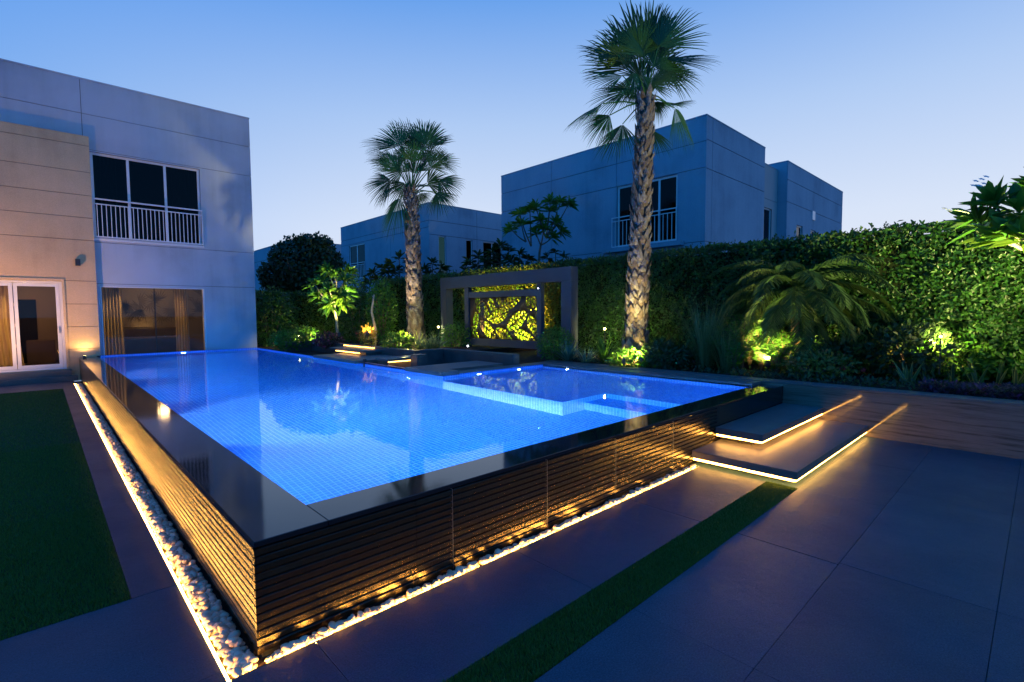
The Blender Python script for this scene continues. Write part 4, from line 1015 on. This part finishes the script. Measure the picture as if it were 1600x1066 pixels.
# ---------------------------------------------------------------- feathery date palm
def feather_palm(label, base, cz, n, L, seed):
    rr = random.Random(seed)
    t = thing('feather_palm', label, 'palm tree', base)
    b = Vector(base); top = Vector((b.x, b.y, cz)); mb = MB(); mb.tube([b, b+Vector((.03, 0, (cz-b.z)*.5)), top], [.08, .07, .06], 10); mb.build('trunk', M['bark'], t, smooth=True)
    ra = MB(); Pl, Dl, Nl, Ll = [], [], [], []
    for k in range(n):
        a = k*2.399; e = 1.3-1.75*(k/n); l_ = L*rr.uniform(.85, 1.1)
        h = Vector((math.cos(a), math.sin(a), 0)); p = top.copy(); ang = e; pts = [p.copy()]; m = 16
        for j in range(m):
            ang -= (.075+.03*j/m*2)*(1.1 if e > .3 else .7); p = p+(h*math.cos(ang)+Vector((0, 0, math.sin(ang))))*(l_/m); pts.append(p.copy())
        ra.rnd = .6; ra.tube(pts, [.010*(1-.8*j/m) for j in range(m+1)], 4, cap=False)
        side = h.cross(Vector((0, 0, 1)))
        for j in range(1, m):
            for q_ in range(3):
                t_ = j+q_/3.; i_ = int(t_); c_ = pts[i_].lerp(pts[min(i_+1, m)], t_-i_); dr_ = (pts[min(i_+1, m)]-pts[i_]).normalized(); up = side.cross(dr_)
                for s_ in (-1, 1):
                    Pl.append(c_[:]); Dl.append((side*s_*.8+dr_*.55+up*.1+Vector((0, 0, -.25)))[:]); Nl.append(up[:]); Ll.append(.25*math.sin(PI*(.12+.85*t_/m))**.6+.03)
    ra.build('fronds', M['phoenix'], t)
    v, f, r = leaf_geo(np.array(Pl), np.array(Dl)+RNG.normal(0, .06, (len(Pl), 3)), np.array(Nl), np.array(Ll), .011, .3, .35); np_obj('leaflets', v, f, M['phoenix'], t, r)
bp_ = P3(1240, 575, 9.1); bp_.z = .57
feather_palm('feathery arching date palm in the bed before the hedge', bp_, 1.95, 56, 1.65, 4)

# ---------------------------------------------------------------- bed plants
def clump(name, label, c, n, lmin, lmax, w, mat, lean=(.1, .9), droop=(.2, 1.0), rad=.06, cat='plant', group=None, segs=5):
    t = thing(name, label, cat, c, group); a = RNG.uniform(0, 2*PI, n); rr_ = RNG.uniform(0, rad, n)
    P = np.stack([c[0]+np.cos(a)*rr_, c[1]+np.sin(a)*rr_, np.full(n, c[2])], 1)
    v, f, r = blade_geo(P, a+RNG.normal(0, .3, n), RNG.uniform(lmin, lmax, n), np.full(n, w)*RNG.uniform(.8, 1.2, n), RNG.uniform(*lean, n), RNG.uniform(*droop, n), segs)
    np_obj('blades', v, f, M[mat], t, r); return t
SZ = .575
def g(px, d, z=SZ): p = at(px, d); p.z = z; return p
G1 = 'spiky plants at the front of the bed'
clump('spiky_plant', 'blue green spiky plant at the bed corner right of the portal frame', g(888, 10.6), 70, .35, .62, .035, 'blue_green', group=G1)
clump('spiky_plant', 'second blue green spiky plant, nearer the tall palm', g(915, 10.2), 60, .3, .5, .03, 'blue_green', group=G1)
clump('spiky_plant', 'yellow green spiky plant under the glaring spotlight', g(945, 10.4), 80, .4, .75, .03, 'shrub', (.05, .7), group=G1)
clump('striped_grass', 'variegated grass clump left of the portal post', P3(668, 545, 13.4)-Vector((0, 0, 0)), 1, .1, .2, .01, 'varieg') if False else None
for i, (px, d, lab) in enumerate([(655, 12.6, 'variegated striped grass clump, nearest the shorter palm trunk'), (670, 12.4, 'variegated striped grass clump in the middle of the planter'), (683, 12.6, 'variegated striped grass clump against the portal post')]):
    p = g(px, d, .70); clump('striped_grass', lab, p, 80, .3, .6, .024, 'varieg', group='striped grasses')
bush('low_shrub', 'yellow lit broadleaf shrub at the foot of the shorter palm', 'shrub', g(622, 12.6, .9), .40, .25, 500, .10, 'shrub', group='low shrubs')
bush('low_shrub', 'low green shrub between the portal post and the screen', 'shrub', g(712, 14, .95), .45, .42, 900, .07, 'shrub', group='low shrubs')
bush('low_shrub', 'rounded small leaved green shrub in front of the right portal post', 'shrub', g(868, 11.0, .93), .42, .38, 1800, .05, 'shrub', group='low shrubs')
bush('low_shrub', 'low yellow lit shrub at the foot of the tall palm', 'shrub', g(985, 9.6, .72), .38, .20, 900, .08, 'shrub', .45, group='low shrubs')
bush('low_shrub', 'dark low shrub right of the tall palm base', 'shrub', g(1040, 9.4, .78), .45, .30, 1100, .09, 'darktree', .4, group='low shrubs')
for i, (px, d, lab, hh) in enumerate([(1025, 10.0, 'dark fern like plant just right of the tall palm trunk', .55), (1062, 9.8, 'dark fern like plant between the tall palm and the tall grass', .6)]):
    clump('fern', lab, g(px, d), 60, hh*.8, hh*1.3, .07, 'phoenix', (.1, 1.0), (.3, .9), group='dark ferns')
clump('tall_grass_clump', 'tall thin upright grass clump left of the feathery palm', g(1102, 9.0), 340, .7, 1.55, .009, 'tallgrass', (.0, .35), (.05, .7), .12, group='tall grasses')
clump('tall_grass_clump', 'second tall thin grass clump at the edge of the lit shrubs', g(1135, 8.7), 240, .5, 1.1, .009, 'tallgrass', (.0, .4), (.05, .8), .12, group='tall grasses')
def wispy(label, c, h, n):
    t = thing('wispy_shrub', label, 'shrub', c, 'wispy shrubs round the feathery palm'); mb = MB(); Pl, Dl = [], []
    for k in range(16):
        a = k*2.4; l_ = .10+.25*random.random(); q0 = Vector(c); q1 = q0+Vector((math.cos(a)*l_*.5, math.sin(a)*l_*.5, h*.6)); q2 = q0+Vector((math.cos(a)*l_*1.3, math.sin(a)*l_*1.3, h*random.uniform(.8, 1.05)))
        mb.rnd = .5; mb.tube([q0, q1, q2], [.008, .006, .003], 5)
        for j in range(n//16):
            t_ = random.uniform(.15, 1); c_ = q0.lerp(q1, t_*2) if t_ < .5 else q1.lerp(q2, t_*2-1)
            Pl.append(c_[:]); d_ = Vector((random.gauss(0, 1), random.gauss(0, 1), .5)); Dl.append(d_.normalized()[:])
    mb.build('stems', M['bark'], t); Pl, Dl = np.array(Pl), np.array(Dl)
    v, f, r = leaf_geo(Pl, Dl, randdir(len(Pl)), RNG.uniform(.06, .12, len(Pl)), .012, .1, .3); np_obj('foliage', v, f, M['shrub'], t, r)
for px, d, h, lab in [(1160, 8.8, .95, 'wispy fine leaved shrub left of the brightest uplight'), (1190, 8.9, .75, 'wispy fine leaved shrub right behind the brightest uplight'), (1225, 8.9, .7, 'wispy fine leaved shrub under the feathery palm crown'), (1172, 9.2, 1.1, 'taller wispy shrub behind the lit pair')]:
    wispy(lab, g(px, d), h, 1300)
for px, d, h, lab in [(1120, 9.4, .6, 'dark green mounded shrub behind the tall grass clumps'), (1265, 9.5, .55, 'green mounded shrub behind the feathery palm trunk'), (1395, 8.9, .7, 'dark mounded shrub against the hedge behind the crotons'), (1540, 8.6, .6, 'yellow green mounded shrub against the hedge right of the glaring spotlight')]:
    bush('mounded_shrub', lab, 'shrub', g(px, d, .575+h*.8), .5, h*.8, 1500, .075, 'shrub' if px > 1500 or px == 1265 else 'hedge', .5, group='mounded shrubs')
for px, d, h, lab in [(1148, 8.6, .55, 'low wispy shrub at the front edge left of the brightest uplight'), (1215, 8.3, .5, 'low wispy shrub at the front edge right of the brightest uplight')]:
    wispy(lab, g(px, d), h, 900)
for px, d, lab in [(1330, 8.2, 'yellow red croton left of its twin in the bed'), (1366, 8.1, 'yellow red croton right of its twin in the bed')]:
    bush('croton', lab, 'shrub', g(px, d, .95), .22, .34, 130, .17, 'croton', .32, group='crotons', shell=.2, up=.9)
bush('low_shrub', 'reddish dark undergrowth below the feathery palm', 'shrub', g(1275, 8.0, .76), .55, .22, 900, .09, 'croton', .4, group='low shrubs')
bush('low_shrub', 'dark leafy shrub between the crotons and the right spotlight', 'shrub', g(1425, 7.7, .98), .55, .42, 1700, .10, 'darktree', .45, group='low shrubs')
bush('low_shrub', 'green shrub just under the right spotlight', 'shrub', g(1488, 7.6, .88), .50, .34, 1500, .09, 'shrub', .45, group='low shrubs')
bush('low_shrub', 'dark leafy shrub left of the crotons', 'shrub', g(1300, 8.3, .85), .35, .3, 700, .09, 'darktree', .45, group='low shrubs')
bush('low_shrub', 'low green shrub at the right edge of the picture under the plumeria', 'shrub', g(1590, 7.4, .85), .5, .35, 1300, .09, 'shrub', .5, group='low shrubs')
def snake(label, c, n, h):
    t = thing('snake_plant', label, 'plant', c, 'snake plants along the wall'); parts = []; e = []
    for k in range(n):
        a = RNG.uniform(0, 2*PI); p = np.array(c)+np.array([math.cos(a), math.sin(a), 0])*RNG.uniform(0, .05)
        args = (p[None], np.array([a]), np.array([h*RNG.uniform(.6, 1.1)]))
        ln = np.array([RNG.uniform(.05, .5)]); st0 = RNG.bit_generator.state
        tw = math.atan2(TC.y, TC.x)-a
        parts.append(blade_geo(*args, np.array([.045]), ln, np.array([.15]), 5, tw)); 
        v_, f_, r_ = blade_geo(*args, np.array([.060]), ln, np.array([.15]), 5, tw); v_ = v_-np.array(TC)*.004; e.append((v_, f_, r_))
    v, f, r = merge(parts); np_obj('leaves', v, f, M['snake'], t, r); v, f, r = merge(e); np_obj('leaf_edges', v, f, M['snake_edge'], t, r)
for k, (px, d, n, lab) in enumerate([(1424, 7.15, 9, 'large yellow edged snake plant, first at the left of its row'), (1452, 7.3, 6, 'small snake plant second from the left of its row'), (1492, 7.3, 6, 'snake plant below the right spotlight'), (1530, 7.15, 7, 'yellow lit snake plant among purple leaves'), (1562, 7.2, 6, 'snake plant near the right edge beside a pink leaf'), (1592, 7.05, 7, 'snake plant at the very right edge of the picture')]):
    snake(lab, g(px, d), n, .36)
t = None
n = 5200
P = np.stack([RNG.uniform(7.37, 7.85, n), RNG.uniform(-4.2, -1.5, n), SZ+RNG.uniform(0, .13, n)], 1); nn = nrm(randdir(n)*.6+np.array([-.2, 0, 1])); v, f, r = leaf_geo(P, nrm(np.cross(nn, randdir(n))+np.array([0, 0, .5])), nn, RNG.uniform(.04, .08, n), .03, .2)
tag(np_obj('purple_ground_cover', v, f, M['purple'], None, r), 'purple leaved ground cover along the wall top at right', 'ground cover', kind='stuff')
n = 1500
P = np.stack([RNG.uniform(7.37, 8.2, n), RNG.uniform(-1.4, 4.4, n), SZ+RNG.uniform(0, .08, n)], 1); nn = nrm(randdir(n)*.6+np.array([-.2, 0, 1])); v, f, r = leaf_geo(P, nrm(np.cross(nn, randdir(n))+np.array([0, 0, .5])), nn, RNG.uniform(.04, .09, n), .03, .2)
tag(np_obj('bed_ground_cover', v, f, M['darktree'], None, r), 'low dark ground cover and fallen leaves in the bed', 'ground cover', kind='stuff')
bush('purple_shrub', 'low pink and purple shrub at the foot of the plumeria beyond the pool', 'shrub', g(512, 14.3, .88), .42, .2, 500, .10, 'purple', .5)
bush('low_shrub', 'orange lit shrub round the small garden spot in the planter', 'shrub', g(574, 13.6, 1.0), .22, .3, 260, .10, 'croton', .45, group='low shrubs')
bush('low_shrub', 'bright green shrub beside the path light near the villa corner', 'shrub', g(452, 15.2, .82), .55, .32, 1200, .08, 'shrub', .5, group='low shrubs')
bush('low_shrub', 'small green shrub at the left end of the dark planter wall', 'shrub', g(478, 16.2, .95), .4, .3, 500, .08, 'shrub', .5, group='low shrubs')
bush('tall_shrub', 'tall dark shrub against the villa corner', 'shrub', g(425, 17.3, 1.5), .8, 1.05, 2400, .10, 'hedge', .5, group='tall shrubs')
bush('tall_shrub', 'tall loose green shrub behind the plumeria', 'shrub', g(560, 16.5, 1.7), .7, 1.1, 2000, .10, 'hedge', .5, group='tall shrubs')
bush('tall_shrub', 'tall green shrub lit from below left of the shorter palm', 'shrub', g(598, 15.5, 1.7), .45, 1.0, 1300, .10, 'shrub', .5, group='tall shrubs')
mb = MB(); b = g(585, 14.5, .68)
mb.tube([b, b+Vector((.03, -.02, .5)), b+Vector((-.05, .03, 1.0)), b+Vector((.02, 0, 1.5))], [.05, .042, .035, .02], 7); tag(mb.build('slender_trunk', M['pale_bark'], smooth=True), 'slender crooked pale trunk in the planter beside the orange lit shrub', 'tree')
for k in range(3): bush('red_flower', ['tiny red flower in the bed left of the snake plants', 'tiny red flower below the crotons', 'tiny red flower near the wall under the feathery palm'][k], 'flower', g([1397, 1350, 1318][k], 7.6, [.8, .74, .76][k]), .03, .03, 12, .035, 'flower_red', .8, group='red flowers', stems=False)

# ---------------------------------------------------------------- garden spotlights
WY = (1, .80, .22)
ground_spot('glaring spotlight left of the tall palm trunk, on a stake', P3(945, 514, 10.7), P3(900, 545, 7), 560, WY, 130, h=.6, wash=P3(965, 530, 13.0), r=.026, typ='POINT')
ground_spot('glaring spotlight fixed beside the left portal post', P3(685, 511, 14.6), P3(660, 530, 10), 420, WY, 130, h=.5, wash=P3(670, 520, 17.0), r=.03, typ='POINT')
ground_spot('bright spotlight against the hedge at right', P3(1470, 526, 7.2), P3(1440, 530, 6.0), 420, WY, 140, h=.5, wash=P3(1490, 560, 8.6), r=.02, typ='POINT')
ground_spot('uplight at the foot of the wispy shrubs and feathery palm', P3(1200, 566, 8.4), P3(1200, 490, 9.2), 1300, (1, .72, .20), 110, h=.05, r=.045)
ground_spot('uplight at the foot of the tall palm', P3(975, 562, 9.3), P3(995, 330, 10.3), 160, (1, .78, .55), 50, h=.06)
ground_spot('uplight in the yellow lit shrub below the tall palm', P3(1000, 560, 9.3), P3(985, 545, 9.7), 650, (1, .75, .2), 130, h=.06)
ground_spot('uplight at the foot of the shorter palm', P3(628, 520, 13.4), P3(645, 330, 14.3), 380, (1, .68, .32), 45, h=.06)
ground_spot('small spotlight inside the yellow lit shrub at the shorter palm', P3(640, 522, 12.9), P3(628, 515, 12.9), 80, WY, 120, h=.1, typ='POINT', r=.025)
ground_spot('uplight below the left plumeria', P3(530, 521, 13.9), P3(520, 440, 14.6), 850, (1, .80, .30), 75, h=.06)
ground_spot('orange glowing spotlight in the planter right of the plumeria', P3(574, 521, 13.3), P3(578, 480, 14.2), 110, (1, .50, .14), 110, h=.1, r=.05)
pth = ground_spot('path light on a thin post near the villa corner', P3(467, 525, 15.9), P3(460, 530, 12), 420, WY, 140, h=.4, wash=P3(455, 560, 17.5), r=.035, typ='POINT', group='path lights')
ground_spot('spotlight behind the leaf screen, left one', (8.85, 9.5, .86), (9.7, 9.5, 1.3), 3600, (1, .47, .03), 110, h=.05)
ground_spot('spotlight behind the leaf screen, right one', (8.85, 7.9, .86), (9.7, 7.9, 1.3), 3600, (1, .47, .03), 110, h=.05)
ground_spot('small orange spotlight at the foot of the bamboo pole', (8.22, 8.15, .86), (8.35, 8.28, 1.8), 30, (1, .5, .1), 100, h=.07, r=.02)
ground_spot('small white spotlight on the right screen upright', P3(841, 450, 11.6), P3(835, 520, 11.4), 1.5, (.9, .9, 1), 100, h=.05, r=.02, lens='lens_small')
ground_spot('small white spotlight low on the left screen upright', P3(731, 541, 13.2), P3(731, 520, 12), .5, (.9, .9, 1), 100, h=.05, r=.02, lens='lens_small')
ground_spot('spotlight at the right edge lighting hedge and plumeria', (8.3, -3.3, .70), (9.6, -3.4, 2.0), 210, (1, .85, .32), 140, h=.05)
ground_spot('uplight under the plumeria at right', (7.62, -2.95, .98), (8.0, -2.2, 2.6), 1700, (1, .82, .30), 125, h=.05)
ground_spot('green washing spotlight at the far hedge corner', g(500, 15.9, .75), (7, 17.5, 1.4), 330, WY, 120, h=.05)

# ---------------------------------------------------------------- render settings
sc.view_settings.view_transform = 'Standard'; sc.view_settings.look = 'None'; sc.view_settings.gamma = 1; sc.view_settings.exposure = 0
sc.render.resolution_x = 1024; sc.render.resolution_y = 682
cy = sc.cycles
cy.use_denoising = True
try: cy.denoiser = 'OPENIMAGEDENOISE'
except Exception: pass
cy.max_bounces = 8; cy.transparent_max_bounces = 8; cy.diffuse_bounces = 3; cy.glossy_bounces = 4; cy.transmission_bounces = 5
cy.sample_clamp_indirect = 6
